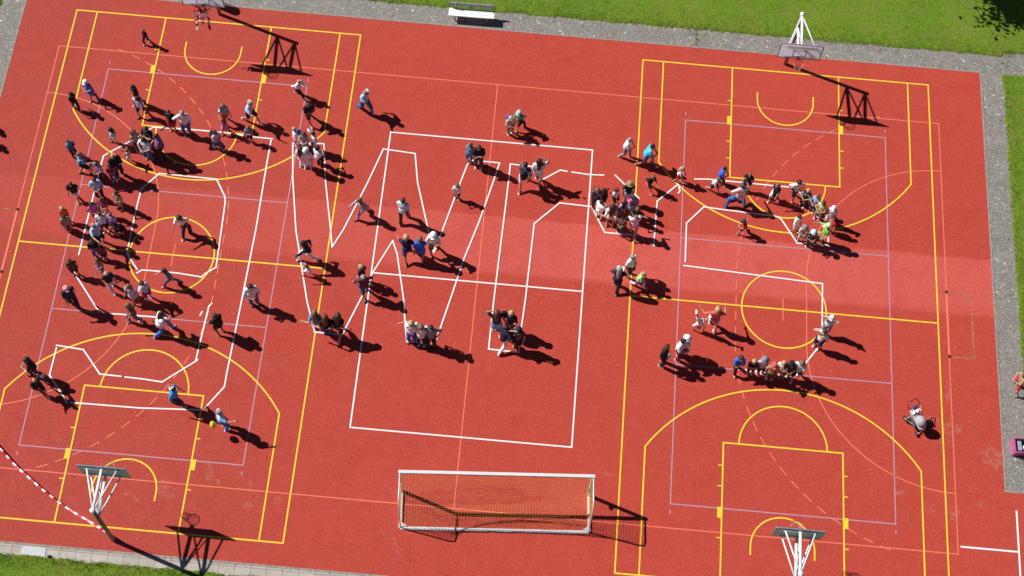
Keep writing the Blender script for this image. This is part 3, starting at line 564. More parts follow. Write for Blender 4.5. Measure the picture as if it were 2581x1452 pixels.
# ---------------------------------------------------------------- people
def ik(a,b,l1,l2,pole):
    a=Vector(a);b=Vector(b); d_=b-a; L_=d_.length
    if L_>l1+l2-1e-3: b=a+d_.normalized()*(l1+l2-1e-3); d_=b-a; L_=d_.length
    x=(l1*l1-l2*l2+L_*L_)/(2*L_); hh=math.sqrt(max(0,l1*l1-x*x)); dn=d_/L_; p=Vector(pole); p=p-dn*p.dot(dn); p=p.normalized() if p.length>1e-4 else Vector((0,1,0))
    return a+dn*x+p*hh, b
def person(x,y,H,face,legs,arms,hair,top,bot,shoe,label,seed):
    rr=random.Random(seed); child=any(w_ in label for w_ in('child','boy ','girl','toddler','small'))
    o=thing('person',(x,y,0),R(face-90),label,'person','people on the sports court')
    headr=(.078 if child else .066)*H*(1.12 if H<1.3 else 1)
    hipz=.50*H if child else .52*H; ul=hipz*.51; ll=hipz*.46; ank=.042*H
    shz=H-headr*2-.085*H; shx=(.098 if child else .108)*H; ua=.165*H; fa=.145*H; sk=skin2 if rr.random()<.3 else skin
    hand=legs=='H'; lean=0.0; sink=0.0; fwd=0
    LF=[Vector((-.06*H,0,ank)),Vector((.06*H,.0,ank))]; heel=[0,0]; lp=[Vector((-.15,1,0)),Vector((.15,1,0))]
    sg=1 if rr.random()<.5 else -1
    if legs=='S': LF=[Vector((-.062*H,rr.uniform(-.02,.03)*H,ank)),Vector((.062*H,rr.uniform(-.02,.03)*H,ank))]
    if legs=='W': LF=[Vector((-.04*H,sg*.13*H,ank)),Vector((.04*H,-sg*.13*H,ank+.012*H))]; lean=.02*H
    if legs=='R': LF=[Vector((-.04*H,sg*.20*H,ank)),Vector((.04*H,-sg*.21*H,ank+.03*H))]; lean=.05*H; sink=.035*H
    if legs=='L': LF=[Vector((-.27*H,.03*H,ank)),Vector((.14*H,-.05*H,ank))]; sink=.07*H; lean=.04*H; lp=[Vector((-.6,1,0)),Vector((.3,1,0))]
    if legs=='Q': sink=.27*H; lean=.14*H; fwd=-.1*H; LF=[Vector((-.08*H,.04*H,ank)),Vector((.08*H,.04*H,ank))]; lp=[Vector((-.4,1,.6)),Vector((.4,1,.6))]
    if legs=='H': LF=[Vector((-.20*H,-.05*H,ank)),Vector((.17*H,.06*H,ank))]
    if arms in('f','c') and legs!='Q': lean+=.015*H
    pel=Vector((0,fwd,hipz-sink+.02*H)); hips=[Vector((-.052*H,fwd,hipz-sink)),Vector((.052*H,fwd,hipz-sink))]
    knees=[];anks=[]
    for i in (0,1):
        k_,a_=ik(hips[i],LF[i],ul,ll,lp[i]); knees.append(k_); anks.append(a_)
    waist=pel+Vector((0,lean*.3,.085*H)); chest=pel+Vector((0,lean*.7,(shz-hipz)*.68)); neck=pel+Vector((0,lean,shz-hipz+.0*H)); sh=[neck+Vector((-shx,-.005,-.02*H)),neck+Vector((shx,-.005,-.02*H))]
    hy=.0; hd=neck+Vector((0,.01*H+lean*.4,.045*H+headr)); 
    el=[];wr=[]
    def T(i,v,pole):
        e_,w2=ik(sh[i],sh[i]+Vector(v)*H,ua,fa,pole); return e_,w2
    for i in (0,1):
        s=-1 if i==0 else 1; sw=0
        if legs in('W','R'): sw=-LF[i].y/H*(.9 if legs=='W' else 1.0)
        v=(s*.035,.03+sw,-.295); pole=(s*.6,-1,0)
        if legs=='R' : v=(s*.02,.09+sw*1.1,-.22)
        A=arms
        if A=='f': v=(-s*.12,.105,-.155+.015*s); pole=(s*1,.2,-.6)
        elif A=='c': v=(-s*.055,.15,-.17); pole=(s*1,-.2,-.6)
        elif A=='h': v=(-s*.03,.06,.135); pole=(s*1,.3,.1)
        elif A=='g' and s>0: v=(-.03,.09,.12); pole=(1,.5,-.1)
        elif A=='p' and s>0: v=(.10,.27,-.04); pole=(1,0,-1)
        elif A=='l':
            if s<0: v=(-.24,.12,.0); pole=(0,-1,-.6)
            else: v=(.12,.16,-.17); pole=(1,-.5,-1)
        elif A=='e': v=(s*.15,-.10,-.12); pole=(0,-1,-.6)
        elif A=='a': v=(s*.04,.03,-.2); pole=(s*1,-.9,0)
        elif A=='w': v=(s*.12,.08+sw,-.22); pole=(s*1,-.6,-.2)
        if hand: v=(s*.05,0,.29); pole=(s,0,0)
        e_,w2=T(i,v,pole); el.append(e_); wr.append(w2)
    hands=[]
    for i in (0,1):
        dr_=(wr[i]-el[i]).normalized(); hands.append((wr[i],wr[i]+dr_*.05*H,dr_))
    def legchain(mb,add,to,thick=1.0):
        for i in (0,1):
            mb.caps(hips[i],(.058*H+add)*thick,knees[i],(.036*H+add)*thick)
            if to=='k':   pass
            elif to=='a': mb.caps(knees[i],(.036*H+add)*thick,anks[i],(.024*H+add)*thick)
    def torso(mb,add,low=True,wide=1.0):
        mb.caps(pel,.078*H*wide+add,waist,.068*H*wide+add,12,.78); mb.caps(waist,.068*H*wide+add,chest,.083*H*wide+add,12,.74); mb.caps(chest+Vector((-.03*H,0,0)),.072*H*wide+add,chest+Vector((.03*H,0,0)),.072*H*wide+add,10,.8)
        mb.caps(sh[0]*.82+neck*.18,.037*H+add,sh[1]*.82+neck*.18,.037*H+add,10); mb.caps(chest,.07*H+add,neck-Vector((0,0,.02*H)),.045*H+add,10,.85)
    # body: one fused skin, then the fingers and facial detail
    b=MB(); torso(b,0); legchain(b,0,'a')
    for i in (0,1):
        b.caps(sh[i],.033*H,el[i],.024*H); b.caps(el[i],.024*H,wr[i],.017*H); w0,pm,dr_=hands[i]; b.caps(w0,.017*H,pm,.021*H)
        ft=anks[i]; b.caps(ft,.026*H,ft+Vector((0,.055*H,-.018*H)),.021*H)
    b.caps(neck-Vector((0,0,.03*H)),.036*H,hd-Vector((0,.1*headr,headr*.5)),.034*H)
    b.ell(hd,(headr*.78,headr*.92,headr)); b.ell(hd+Vector((0,headr*.28,-headr*.5)),(headr*.5,headr*.52,headr*.45))
    bo=fuse(b,max(.013,.0125*H))
    bo.ell(hd+Vector((0,headr*.95,-headr*.12)),(headr*.14,headr*.2,headr*.2),0,6,5)
    for s in (-1,1):
        bo.ell(hd+Vector((s*headr*.8,-.02*headr,-headr*.1)),(headr*.12,headr*.2,headr*.27),0,6,5); bo.ell(hd+Vector((s*headr*.31,headr*.83,headr*.08)),(headr*.12,headr*.08,headr*.08),1,6,5)
    bo.ell(hd+Vector((0,headr*.84,-headr*.5)),(headr*.24,headr*.07,headr*.06),2,6,5)
    for i in (0,1):
        s=-1 if i==0 else 1; w0,pm,dr_=hands[i]; side=dr_.cross(Vector((s,0,0))); side=side.normalized() if side.length>.1 else Vector((0,1,0)); palm=side.cross(dr_)
        for fi,(off,ln) in enumerate(((-.6,.034),(-.2,.042),(.2,.040),(.6,.031))):
            a=pm+side*(off*.021*H)+dr_*.012*H; c1=a+dr_*ln*.5*H; c2=c1+(dr_*.8+palm*-.45*s).normalized()*ln*.45*H; bo.tube([a,c1,c2],[.0058*H,.0052*H,.004*H],5)
        a=w0+side*.016*H+dr_*.02*H; bo.tube([a,a+(side*.8+dr_*.6).normalized()*.026*H,a+(side*.5+dr_*.9).normalized()*.045*H],[.0068*H,.006*H,.0045*H],5)
    parts=[('body',bo,[sk,eyem,lipm])]
    # top
    ts,tcn=top.split(':'); wide=1.03+rr.uniform(-.04,.08)
    if any(w_ in label for w_ in('broad','big','wide')): wide=1.22
    t_=MB(); torso(t_,.013*H+.004,True,wide)
    if ts!='v':
        for i in (0,1):
            e2=sh[i]+(el[i]-sh[i])*.72
            if ts=='j': t_.caps(sh[i],.043*H,el[i],.036*H); t_.caps(el[i],.036*H,wr[i]-(wr[i]-el[i])*.05,.028*H)
            else: t_.caps(sh[i],.043*H,e2,.038*H)
    def skirt(mb,z0,z1,r0,r1,c):
        n=20; vs=[];fs=[]
        for j in range(5):
            q=j/4
            for k in range(n):
                a=2*PI*k/n; r_=(r0+(r1-r0)*q)*(1+.07*math.sin(a*5+seed)*q); vs.append((c.x+r_*math.cos(a),c.y+r_*.85*math.sin(a),z0+(z1-z0)*q))
        for j in range(4):
            for k in range(n): l=(k+1)%n; fs.append((j*n+k,(j+1)*n+k,(j+1)*n+l,j*n+l))
        fs.append(tuple(range(n))); fs.append(tuple(4*n+k for k in range(n-1,-1,-1))); mb.add(vs,fs)
    if ts=='d': skirt(t_,waist.z,hipz*.62,.085*H,.135*H,waist)
    elif legs not in('Q','H'): skirt(t_,waist.z,pel.z-.06*H,.09*H*wide,.098*H*wide,pel)
    parts.append(('dress' if ts=='d' else 'jacket' if ts=='j' and 'jacket' in label else 'shirt',fuse(t_,.0135*H),[cloth(tcn)]))
    # bottoms
    bs,bc=bot.split(':')
    t_=MB(); 
    if bs=='k':
        t_.caps(pel,.09*H,pel+Vector((0,0,.03*H)),.085*H,12,.8); skirt(t_,pel.z+.03*H,hipz*(.28 if 'long' in label else .55),.085*H,.14*H,pel); nm_='skirt'
    else:
        nm_='trousers' if bs=='p' else 'shorts'; t_.caps(pel-Vector((0,0,.01*H)),.086*H,waist-Vector((0,0,.02*H)),.074*H,12,.8)
        for i in (0,1):
            if bs=='p': t_.caps(hips[i],.068*H,knees[i],.047*H); t_.caps(knees[i],.047*H,anks[i]+(knees[i]-anks[i])*.06,.038*H)
            else: t_.caps(hips[i],.069*H,hips[i]+(knees[i]-hips[i])*.78,.056*H)
    parts.append((nm_,fuse(t_,.0135*H),[cloth(bc)]))
    # shoes
    for i in (0,1):
        s_=MB(); a=anks[i]; dip=-.028*H
        s_.caps(a+Vector((0,-.012*H,dip*.55)),.026*H,a+Vector((0,.075*H,dip)),.022*H,10); s_.box((a.x-.024*H,a.y-.04*H,a.z-ank+.001),(a.x+.024*H,a.y+.09*H,a.z-ank+.014))
        parts.append(('shoe',s_,[cloth(shoe)]))
    # hair and headgear
    hs,hc=hair.split(':'); h_=MB()
    if hs in 'slpbckh':
        hcol=hc if hs in'slpb' else ('dbr' if rr.random()<.6 else 'lbr')
        if hs=='b': h_.ell(hd+Vector((0,-.22*headr,-.05*headr)),(headr*.84,headr*.8,headr*.82),0,12,8,None,-headr*.55)
        elif hs!='k':
            h_.ell(hd+Vector((0,-.14*headr,.12*headr)),(headr*.9,headr*.96,headr*.98),0,14,10,None,-headr*.5); h_.ell(hd+Vector((0,.3*headr,.62*headr)),(headr*.66,headr*.55,headr*.42),0,10,6)
        if hs=='l' or (hs=='c' and 'girl' in label):
            ln=.62 if 'very long' in label or 'long' in label else .45; bk_=hd+Vector((0,-.72*headr,-.1*headr)); tip=neck+Vector((0,-.075*H-.03,-(shz-hipz)*ln*.8)); h_.caps(bk_,headr*.78,bk_+(tip-bk_)*.5,headr*.85,12,.55); h_.caps(bk_+(tip-bk_)*.5,headr*.85,tip,headr*.42,12,.5)
            for s in(-1,1): h_.caps(hd+Vector((s*headr*.8,-.1*headr,0)),headr*.3,neck+Vector((s*headr*.7,.0,-.01*H)),headr*.25,8)
            if 'curls' in label or 'bushy' in label:
                for k in range(26): h_.ell(hd+Vector((rr.gauss(0,.7)*headr,-.5*headr+rr.gauss(0,.4)*headr,rr.uniform(-1.6,.9)*headr)),(headr*.42,)*3,0,8,6)
        if hs=='p': h_.caps(hd+Vector((0,-.9*headr,.2*headr)),headr*.32,hd+Vector((0,-1.15*headr,-1.3*headr)),headr*.18,8)
        if hs!='k': parts.append(('hair',fuse(h_,.012,1) if hs!='b' else h_,[hairm(hcol if hcol in HAIR else 'lbr')]))
        if hs in'cbkh' and hs!='b':
            k_=MB(); k_.ell(hd+Vector((0,-.05*headr,.28*headr)),(headr*1.03,headr*1.1,headr*.92),0,16,10,None,-.02*headr)
            if hs=='c': k_.ell(hd+Vector((0,1.05*headr,.22*headr)),(headr*.62,headr*.6,headr*.06),0,14,6)
            elif hs=='h': k_.ell(hd+Vector((0,0,.25*headr)),(headr*1.65,headr*1.65,headr*.1),0,20,6)
            else: k_.ell(hd+Vector((0,0,.1*headr)),(headr*1.4,headr*1.4,headr*.16),0,16,6)
            parts.append(('helmet' if 'helmet' in label else 'sun_hat' if hs in'kh' else 'cap',k_,[cloth(hc)]))
    if hand:   # turn the whole figure over, hands on the ground
        minz=min(H*0,0); top_=max(v[2] for v in bo.v)
        for _,mb,_m in parts: mb.v=[(p[0],-p[1],top_-p[2]) for p in mb.v]
    for nm2,mb,ms in parts: mb.build(nm2,ms,o)
    return o,dict(H=H,hd=hd,headr=headr,chest=chest,pel=pel,wr=wr,sh=sh,neck=neck)
PEOPLE=[
(1.45, 16.79, 1.32, 320.0, 'W', 'd', 'c:black', 't:black', 'p:black', 'white', 'child in black cap, black shirt and black trousers walking near the left sideline'),
(2.05, 17.44, 1.49, 250.0, 'W', 'c', 'c:white', 'd:blue', 's:blue', 'pink', 'child in white cap and blue dress walking inside the top left corner'),
(3.91, 20.58, 1.09, 250.0, 'W', 'd', 's:lbr', 't:black', 'p:black', 'white', 'blond child in black walking alone below the top left corner of the court'),
(4.14, 17.36, 1.5, 215.0, 'W', 'd', 'l:br', 't:black', 's:black', 'white', 'brown-haired child in black shirt walking just behind a lilac-shirted child'),
(4.43, 16.79, 1.51, 250.0, 'W', 'w', 'l:dbr', 't:lilac', 's:navy', 'black', 'long-haired child in lilac shirt and navy shorts walking with one leg out'),
(5.93, 16.17, 1.54, 265.0, 'S', 'd', 's:black', 't:black', 's:red', 'tan', 'black-haired person in black shirt and red shorts beside a white-jacketed adult'),
(6.56, 16.05, 1.81, 280.0, 'S', 'g', 's:gry', 'j:white', 'p:jeans', 'tan', 'grey-haired adult in open white jacket shading the eyes with one hand'),
(8.16, 16.79, 1.54, 300.0, 'W', 'p', 's:lbr', 't:stripe', 's:red', 'tan', 'boy in navy and white striped shirt pointing right'),
(8.24, 16.24, 1.19, 250.0, 'W', 'd', 'l:aub', 'd:magenta', 's:pink', 'brown', 'child in magenta dress walking just below the striped-shirt boy'),
(9.24, 16.94, 1.77, 340.0, 'R', 'p', 's:bld', 't:lblue', 's:black', 'white', 'man in pale blue shirt and black shorts striding with an arm out'),
(8.0, 15.41, 1.52, 330.0, 'W', 'f', 's:black', 't:lilac', 'p:jeans', 'white', 'dark-haired child in lilac shirt and jeans carrying a backpack'),
(9.38, 15.94, 1.25, 270.0, 'S', 'f', 'l:lbr', 't:denim', 's:black', 'pink', 'small child in denim blue top and black shorts with folded arms'),
(11.18, 18.47, 1.44, 330.0, 'R', 'd', 's:gry', 'j:white', 'p:navy', 'white', 'grey-blond person in white top and navy trousers striding below the hoop shadow'),
(11.81, 17.25, 1.69, 300.0, 'R', 'f', 's:br', 't:black', 's:black', 'white', 'man in black shirt and black shorts striding behind the white-topped walker'),
(14.2, 18.0, 1.87, 320.0, 'R', 'd', 'b:gry', 't:lblue', 'p:jeans', 'navy', 'balding man in pale shirt and jeans striding alone right of the yellow sideline'),
(11.42, 15.98, 1.38, 200.0, 'S', 'd', 's:bld', 't:white', 's:pink', 'white', 'blond child in white shirt with navy bag on back, left of the huddle of six'),
(11.87, 15.77, 1.45, 270.0, 'S', 'c', 'l:br', 'v:grey', 'p:grey', 'white', 'brown-haired girl in grey crop top and grey trousers in the huddle of six'),
(12.29, 15.77, 1.5, 200.0, 'S', 'g', 's:black', 'j:lgrey', 'p:jeans', 'white', 'dark-haired person in light grey hoodie and jeans in the huddle of six'),
(11.87, 14.83, 1.68, 70.0, 'S', 'd', 'l:dbr', 't:white', 'p:white', 'white', 'girl with very long dark hair and white trousers at the near side of the huddle'),
(12.11, 14.79, 1.71, 80.0, 'S', 'd', 'k:white', 'd:white', 'p:lilac', 'white', 'person in white cap and long white shirt between two dark-haired huddle members'),
(12.56, 14.98, 1.59, 60.0, 'S', 'c', 's:black', 't:white', 'p:black', 'red', "black-haired child in white shirt and black trousers at the huddle's right"),
(1.84, 14.4, 1.32, 330.0, 'S', 'f', 's:dbr', 'j:teal', 'p:navy', 'brown', 'dark-haired man in teal jacket and navy trousers at the far left'),
(2.54, 13.55, 1.79, 20.0, 'W', 'p', 's:lbr', 't:plaid', 's:black', 'brown', 'man in turquoise plaid shirt pointing up and right'),
(3.32, 13.38, 1.49, 250.0, 'W', 'c', 'l:lbr', 't:lilac', 'p:navy', 'tan', 'woman in lilac shirt and navy trousers beside the plaid-shirted man'),
(4.02, 13.62, 1.87, 310.0, 'S', 'f', 'b:dbr', 'j:black', 'p:navy', 'tan', 'balding adult in big black jacket at the left edge of the letter outline'),
(3.85, 13.38, 1.39, 290.0, 'S', 'f', 's:dbr', 't:crimson', 'p:jeans', 'lblue', 'child in crimson shirt and jeans below the big black jacket'),
(3.54, 15.22, 1.26, 190.0, 'W', 'd', 'l:dbr', 't:turq', 's:white', 'black', 'child in turquoise shirt and white shorts standing alone near a white line'),
(4.36, 14.35, 1.06, 180.0, 'S', 'h', 's:lbr', 't:lgrey', 's:lgrey', 'pink', 'small child in pale grey clothes with hands at the face'),
(4.62, 14.96, 1.65, 320.0, 'S', 'd', 'l:br', 'v:tan', 'p:brown', 'white', 'girl with long brown hair and brown trousers beside a white-shirted woman'),
(5.2, 15.11, 1.86, 250.0, 'S', 'f', 's:dbr', 't:black', 'p:black', 'black', 'tall person in black with folded arms in the crowd by the top left key'),
(5.75, 14.74, 1.9, 200.0, 'S', 'c', 's:dbr', 't:purple', 'p:navy', 'brown', 'adult in purple shirt and navy trousers holding something pale'),
(5.18, 14.58, 1.83, 250.0, 'S', 'c', 'l:dbr', 't:white', 'p:jeans', 'tan', 'woman with long dark hair, white shirt and jeans'),
(3.44, 12.49, 1.67, 280.0, 'S', 'c', 's:dbr', 't:lblue', 'p:navy', 'black', 'dark-haired adult in pale blue shirt with a white sleeve, below the lilac-shirted woman'),
(2.45, 12.27, 1.55, 280.0, 'W', 'd', 's:br', 't:black', 's:white', 'tan', 'man in wide black shirt and white shorts at the far left'),
(2.22, 11.21, 1.18, 300.0, 'S', 'd', 's:bld', 't:orange', 's:navy', 'brown', 'blond child in bright orange-red shirt at the far left'),
(2.43, 10.75, 1.32, 300.0, 'S', 'd', 'l:dbr', 'j:tan', 'k:dbrown', 'brown', 'dark-haired person in long dark brown skirt below the orange shirt'),
(3.46, 11.45, 1.39, 300.0, 'S', 'c', 'l:black', 't:magenta', 's:crimson', 'pink', 'black-haired girl in magenta shirt on the white line'),
(3.87, 11.67, 1.45, 250.0, 'S', 'c', 's:br', 't:crimson', 's:pink', 'brown', 'brown-haired child in crimson shirt right of the magenta girl'),
(4.42, 12.08, 1.42, 250.0, 'S', 'c', 's:dbr', 't:tan', 's:tan', 'brown', 'small dark-haired child in tan clothes apart to the right of the left crowd'),
(3.97, 10.91, 1.59, 280.0, 'S', 'd', 's:br', 't:whiteprint', 's:navy', 'white', 'adult in big white shirt with blue print in the left crowd'),
(4.35, 11.08, 1.34, 250.0, 'S', 'c', 's:lbr', 't:lilac', 's:blue', 'white', 'blond child in pale lilac shirt right of the big white printed shirt'),
(4.64, 10.82, 1.25, 270.0, 'Q', 'c', 's:black', 't:black', 's:black', 'black', 'child in black crouching at the right edge of the left crowd'),
(3.88, 10.26, 1.8, 330.0, 'S', 'p', 's:gry', 't:lblue', 's:navy', 'navy', 'grey-blond adult in light blue shirt reaching right'),
(3.87, 9.65, 1.52, 290.0, 'S', 'f', 's:dbr', 't:black', 'p:jeans', 'tan', 'dark-haired adult in black shirt and blue jeans crossing the yellow half line'),
(4.21, 9.6, 1.08, 270.0, 'S', 'd', 's:black', 'v:crimson', 's:black', 'pink', 'small child in dark red top with pink shoes on the half line'),
(4.21, 8.95, 1.25, 270.0, 'S', 'c', 's:br', 'v:orangebr', 's:blue', 'blue', 'child in orange-brown top and blue shorts below the half line'),
(3.12, 8.72, 1.37, 300.0, 'S', 'd', 's:dbr', 't:olive', 's:black', 'black', 'broad person in olive brown shirt where the diagonal white line starts'),
(3.37, 7.28, 1.9, 310.0, 'W', 'd', 'c:pink', 't:navy', 'p:navy', 'tan', 'man in pink cap, navy shirt and navy trousers'),
(4.78, 8.2, 1.64, 310.0, 'W', 'd', 's:bld', 't:black', 'p:lgrey', 'white', 'blond adult in black shirt and pale grey trousers'),
(5.82, 7.75, 1.59, 250.0, 'W', 'd', 'l:lbr', 'd:lilac', 's:pink', 'pink', 'child in lilac dress by the left circle'),
(6.33, 7.9, 1.59, 320.0, 'S', 'g', 's:dbr', 't:lblue', 's:crimson', 'lblue', 'child in pale blue shirt with raised elbow and crimson shorts by the left circle'),
(6.04, 6.81, 1.76, 210.0, 'W', 'd', 'l:lbr', 'v:brown', 'p:purple', 'white', 'blond-haired child in brown top and purple leggings on the low white line'),
(7.2, 8.64, 1.55, 200.0, 'R', 'd', 's:dbr', 't:grey', 'p:purple', 'pink', 'dark-haired child in grey top and purple leggings striding on the inner line'),
(7.27, 6.42, 1.9, 30.0, 'R', 'c', 'l:black', 't:white', 'p:blue', 'lblue', 'woman with long black hair, white shirt and blue trousers taking a big step'),
(9.63, 6.59, 1.9, 140.0, 'S', 'f', 's:br', 'j:black', 's:black', 'tan', 'brown-haired person in wide black cape-like top standing alone'),
(2.54, 4.03, 1.8, 200.0, 'W', 'c', 's:dbr', 't:black', 'p:maroon', 'black', 'thin dark-haired person in black with maroon trousers at the lower left'),
(2.85, 3.83, 0.91, 320.0, 'W', 'd', 's:br', 't:white', 'p:jeans', 'tan', 'very small child in white top and jeans beside the bald man'),
(2.82, 3.33, 1.67, 320.0, 'R', 'd', 'b:dbr', 't:black', 's:navy', 'white', 'bald man in black shirt striding at the lower left'),
(8.4, 3.32, 1.9, 0.0, 'W', 'd', 'c:whiteblack', 't:cyanblue', 'p:navy', 'tan', 'man in bright blue shirt with light cap crossing the lower key'),
(10.45, 2.5, 1.9, 20.0, 'S', 'p', 's:gry', 't:lblue', 'p:blue', 'white', 'person in light blue shirt and blue trousers holding a phone out'),
(7.3, 11.17, 1.69, 260.0, 'R', 'd', 'l:br', 't:white', 'p:navy', 'white', 'girl in white shirt and navy leggings running inside the left circle'),
(12.78, 10.35, 1.84, 200.0, 'R', 'd', 'l:black', 'j:navy', 'p:white', 'lgrey', 'woman in navy cardigan and white trousers running hand in hand with a toddler'),
(12.9, 9.63, 1.1, 200.0, 'R', 'g', 's:lbr', 't:paleblue', 's:white', 'pink', 'toddler in pale blue running and reaching up to a woman'),
(10.79, 8.1, 1.9, 290.0, 'S', 'c', 'l:dbr', 't:white', 'p:jeans', 'black', 'dark-haired woman in white shirt and jeans standing alone between two long white lines'),
(14.8, 12.72, 1.69, 215.0, 'R', 'd', 's:lbr', 'j:lilacgrey', 'p:lilacgrey', 'black', 'child in pale grey outfit and black shoes striding on a slanted white line'),
(16.55, 12.62, 1.9, 80.0, 'W', 'd', 'p:br', 't:lgreyblue', 'p:dbrown', 'tan', 'woman in pale blue shirt with brown ponytail walking away alone in the middle'),
(16.91, 10.85, 1.9, 100.0, 'R', 'w', 's:bld', 't:navy', 's:jeans', 'tan', 'blond child in navy shirt running beside a boy in bright blue'),
(17.48, 10.85, 1.9, 95.0, 'W', 'd', 's:lbr', 't:royal', 's:royal', 'black', 'boy in bright royal blue shirt'),
(18.02, 11.27, 1.9, 265.0, 'W', 'c', 'c:white', 't:white', 's:black', 'tan', 'child in white cap and white shirt at the tip of two crossing lines'),
(18.74, 13.99, 1.28, 260.0, 'S', 'c', 's:lbr', 't:white', 's:maroon', 'white', 'small child in white shirt and maroon shorts alone in the upper middle'),
(15.17, 9.53, 1.6, 150.0, 'S', 'd', 's:bld', 't:navy', 's:pink', 'pink', 'blond child in navy shirt partly hidden behind a grey-haired man'),
(15.33, 8.98, 1.9, 290.0, 'W', 'a', 's:gry', 't:maroon', 's:jeans', 'navy', 'grey-haired man in maroon shirt and denim shorts'),
(13.58, 7.14, 1.87, 90.0, 'S', 'e', 'l:lbr', 't:denim', 's:white', 'pink', 'girl with long fair hair and denim shirt, left of the three arm in arm'),
(14.03, 6.98, 1.9, 90.0, 'S', 'e', 'l:aub', 't:black', 'p:jeans', 'navy', 'auburn-haired girl in black shirt and jeans, middle of the three arm in arm'),
(14.51, 7.0, 1.9, 80.0, 'R', 'e', 'l:br', 't:black', 's:black', 'white', 'long-haired girl in black with bare legs, right of the three arm in arm'),
(17.53, 7.07, 1.88, 270.0, 'S', 'e', 's:bld', 't:white', 'p:blue', 'navy', 'blond child in white shirt and bright blue trousers, left of three in a row'),
(17.95, 6.94, 1.9, 270.0, 'S', 'e', 's:lbr', 't:white', 'p:navy', 'white', 'child in white shirt and navy trousers, middle of three in a row'),
(18.36, 6.95, 1.9, 270.0, 'S', 'a', 's:dbr', 't:greyblue', 'p:black', 'black', 'dark-haired person in grey shirt and black trousers, right of three in a row'),
(19.11, 15.89, 1.54, 250.0, 'S', 'd', 's:lbr', 'v:denim', 's:jeans', 'brown', 'small fair child in denim vest beside a woman in black'),
(19.5, 15.65, 1.88, 275.0, 'S', 'f', 'l:br', 't:black', 'p:greypurple', 'white', 'brown-haired woman in black shirt with folded arms and white shoes'),
(21.55, 14.83, 1.9, 80.0, 'R', 'd', 's:black', 't:greypurple', 's:white', 'white', 'person with dark backpack and white shorts walking away on the right letter'),
(22.16, 15.1, 1.9, 90.0, 'W', 'g', 'l:black', 't:whiteprint', 's:white', 'white', 'woman with big black curls and white shirt shading her eyes'),
(21.14, 17.89, 1.49, 240.0, 'R', 'd', 'c:lgrey', 't:green', 's:black', 'white', 'child in grey cap and green shirt running behind a beige-hatted adult'),
(20.72, 17.52, 1.42, 300.0, 'S', 'c', 'c:beige', 'j:beige', 'p:khaki', 'white', 'adult in beige cap, beige top and khaki trousers with a blue bag'),
(20.97, 7.86, 1.9, 100.0, 'S', 'h', 'l:aub', 't:navy', 'k:denim', 'pink', 'auburn-haired girl in navy shirt and denim skirt with hands on her head'),
(21.57, 7.95, 1.9, 250.0, 'S', 'c', 's:bld', 't:navy', 'p:dgrey', 'brown', 'blond child in navy shirt and dark trousers facing the group of four'),
(21.33, 7.14, 1.9, 60.0, 'R', 'a', 's:black', 't:navy', 'p:white', 'white', 'black-haired person in navy shirt and white trousers with legs apart'),
(21.92, 7.24, 1.88, 250.0, 'S', 'g', 'c:navy', 't:navyprint', 's:black', 'tan', 'person in navy cap and navy shirt with one arm raised in the group of four'),
(24.73, 14.19, 1.61, 280.0, 'S', 'd', 'l:lbr', 't:navyprint', 'p:navy', 'pink', 'fair-haired girl in navy patterned shirt at the left of the middle huddle'),
(25.05, 14.3, 1.28, 250.0, 'S', 'd', 'l:black', 't:black', 's:black', 'black', "child with bushy black hair in black behind the huddle's left corner"),
(25.57, 14.4, 1.38, 320.0, 'S', 'd', 'l:aub', 't:white', 's:black', 'tan', 'auburn-haired girl in white shirt and black shorts at the back of the huddle'),
(26.11, 14.59, 1.66, 280.0, 'S', 'd', 'h:straw', 't:black', 's:lgrey', 'pink', 'adult in straw hat and black shirt above the huddle'),
(24.92, 13.57, 1.61, 45.0, 'S', 'c', 's:dbr', 't:white', 's:navy', 'tan', "dark-haired person in big white shirt and navy shorts at the huddle's left"),
(26.32, 14.01, 1.53, 290.0, 'S', 'f', 'l:black', 't:pinkpurple', 's:lblue', 'pink', 'black-haired woman in pink and violet top bending over the huddle'),
(25.94, 13.85, 1.23, 90.0, 'S', 'd', 'l:black', 't:lblue', 's:navy', 'red', 'girl with long black hair and light blue shirt in the middle of the huddle'),
(25.42, 13.25, 1.9, 80.0, 'S', 'e', 'l:dbr', 't:palepink', 's:palepink', 'tan', 'girl with long dark brown hair in pale pink shirt in the huddle'),
(25.89, 13.06, 1.41, 260.0, 'S', 'c', 's:dbr', 't:whiteblack', 'p:dgreen', 'white', 'child in white and navy top and dark green trousers in the middle huddle'),
(26.44, 13.01, 1.72, 280.0, 'W', 'e', 's:lbr', 't:lilacwhite', 's:pink', 'white', "fair-haired woman in long pale lilac shirt at the huddle's near right"),
(26.53, 13.6, 1.32, 250.0, 'S', 'c', 's:lbr', 't:black', 's:navy', 'brown', "light-brown-haired child in dark top at the huddle's right side"),
(25.9, 16.81, 1.64, 350.0, 'W', 'c', 's:gry', 't:paleblue', 'p:grey', 'palepink', "grey-haired man in pale blue shirt on the right court's sideline"),
(26.81, 16.5, 1.81, 0.0, 'R', 'c', 's:dbr', 't:cyanplaid', 's:purple', 'tan', 'man in turquoise checked shirt walking right'),
(28.3, 15.81, 1.26, 350.0, 'W', 'c', 'l:bld', 't:white', 's:red', 'pink', 'small blond child in white top and red shorts near the yellow kink'),
(27.05, 15.31, 1.33, 300.0, 'R', 'd', 's:lbr', 't:black', 's:black', 'pink', 'child in black printed shirt running toward the middle huddle'),
(30.11, 15.9, 1.42, 350.0, 'W', 'c', 's:black', 't:royal', 'p:navy', 'black', 'black-haired person in royal blue top left of the top key'),
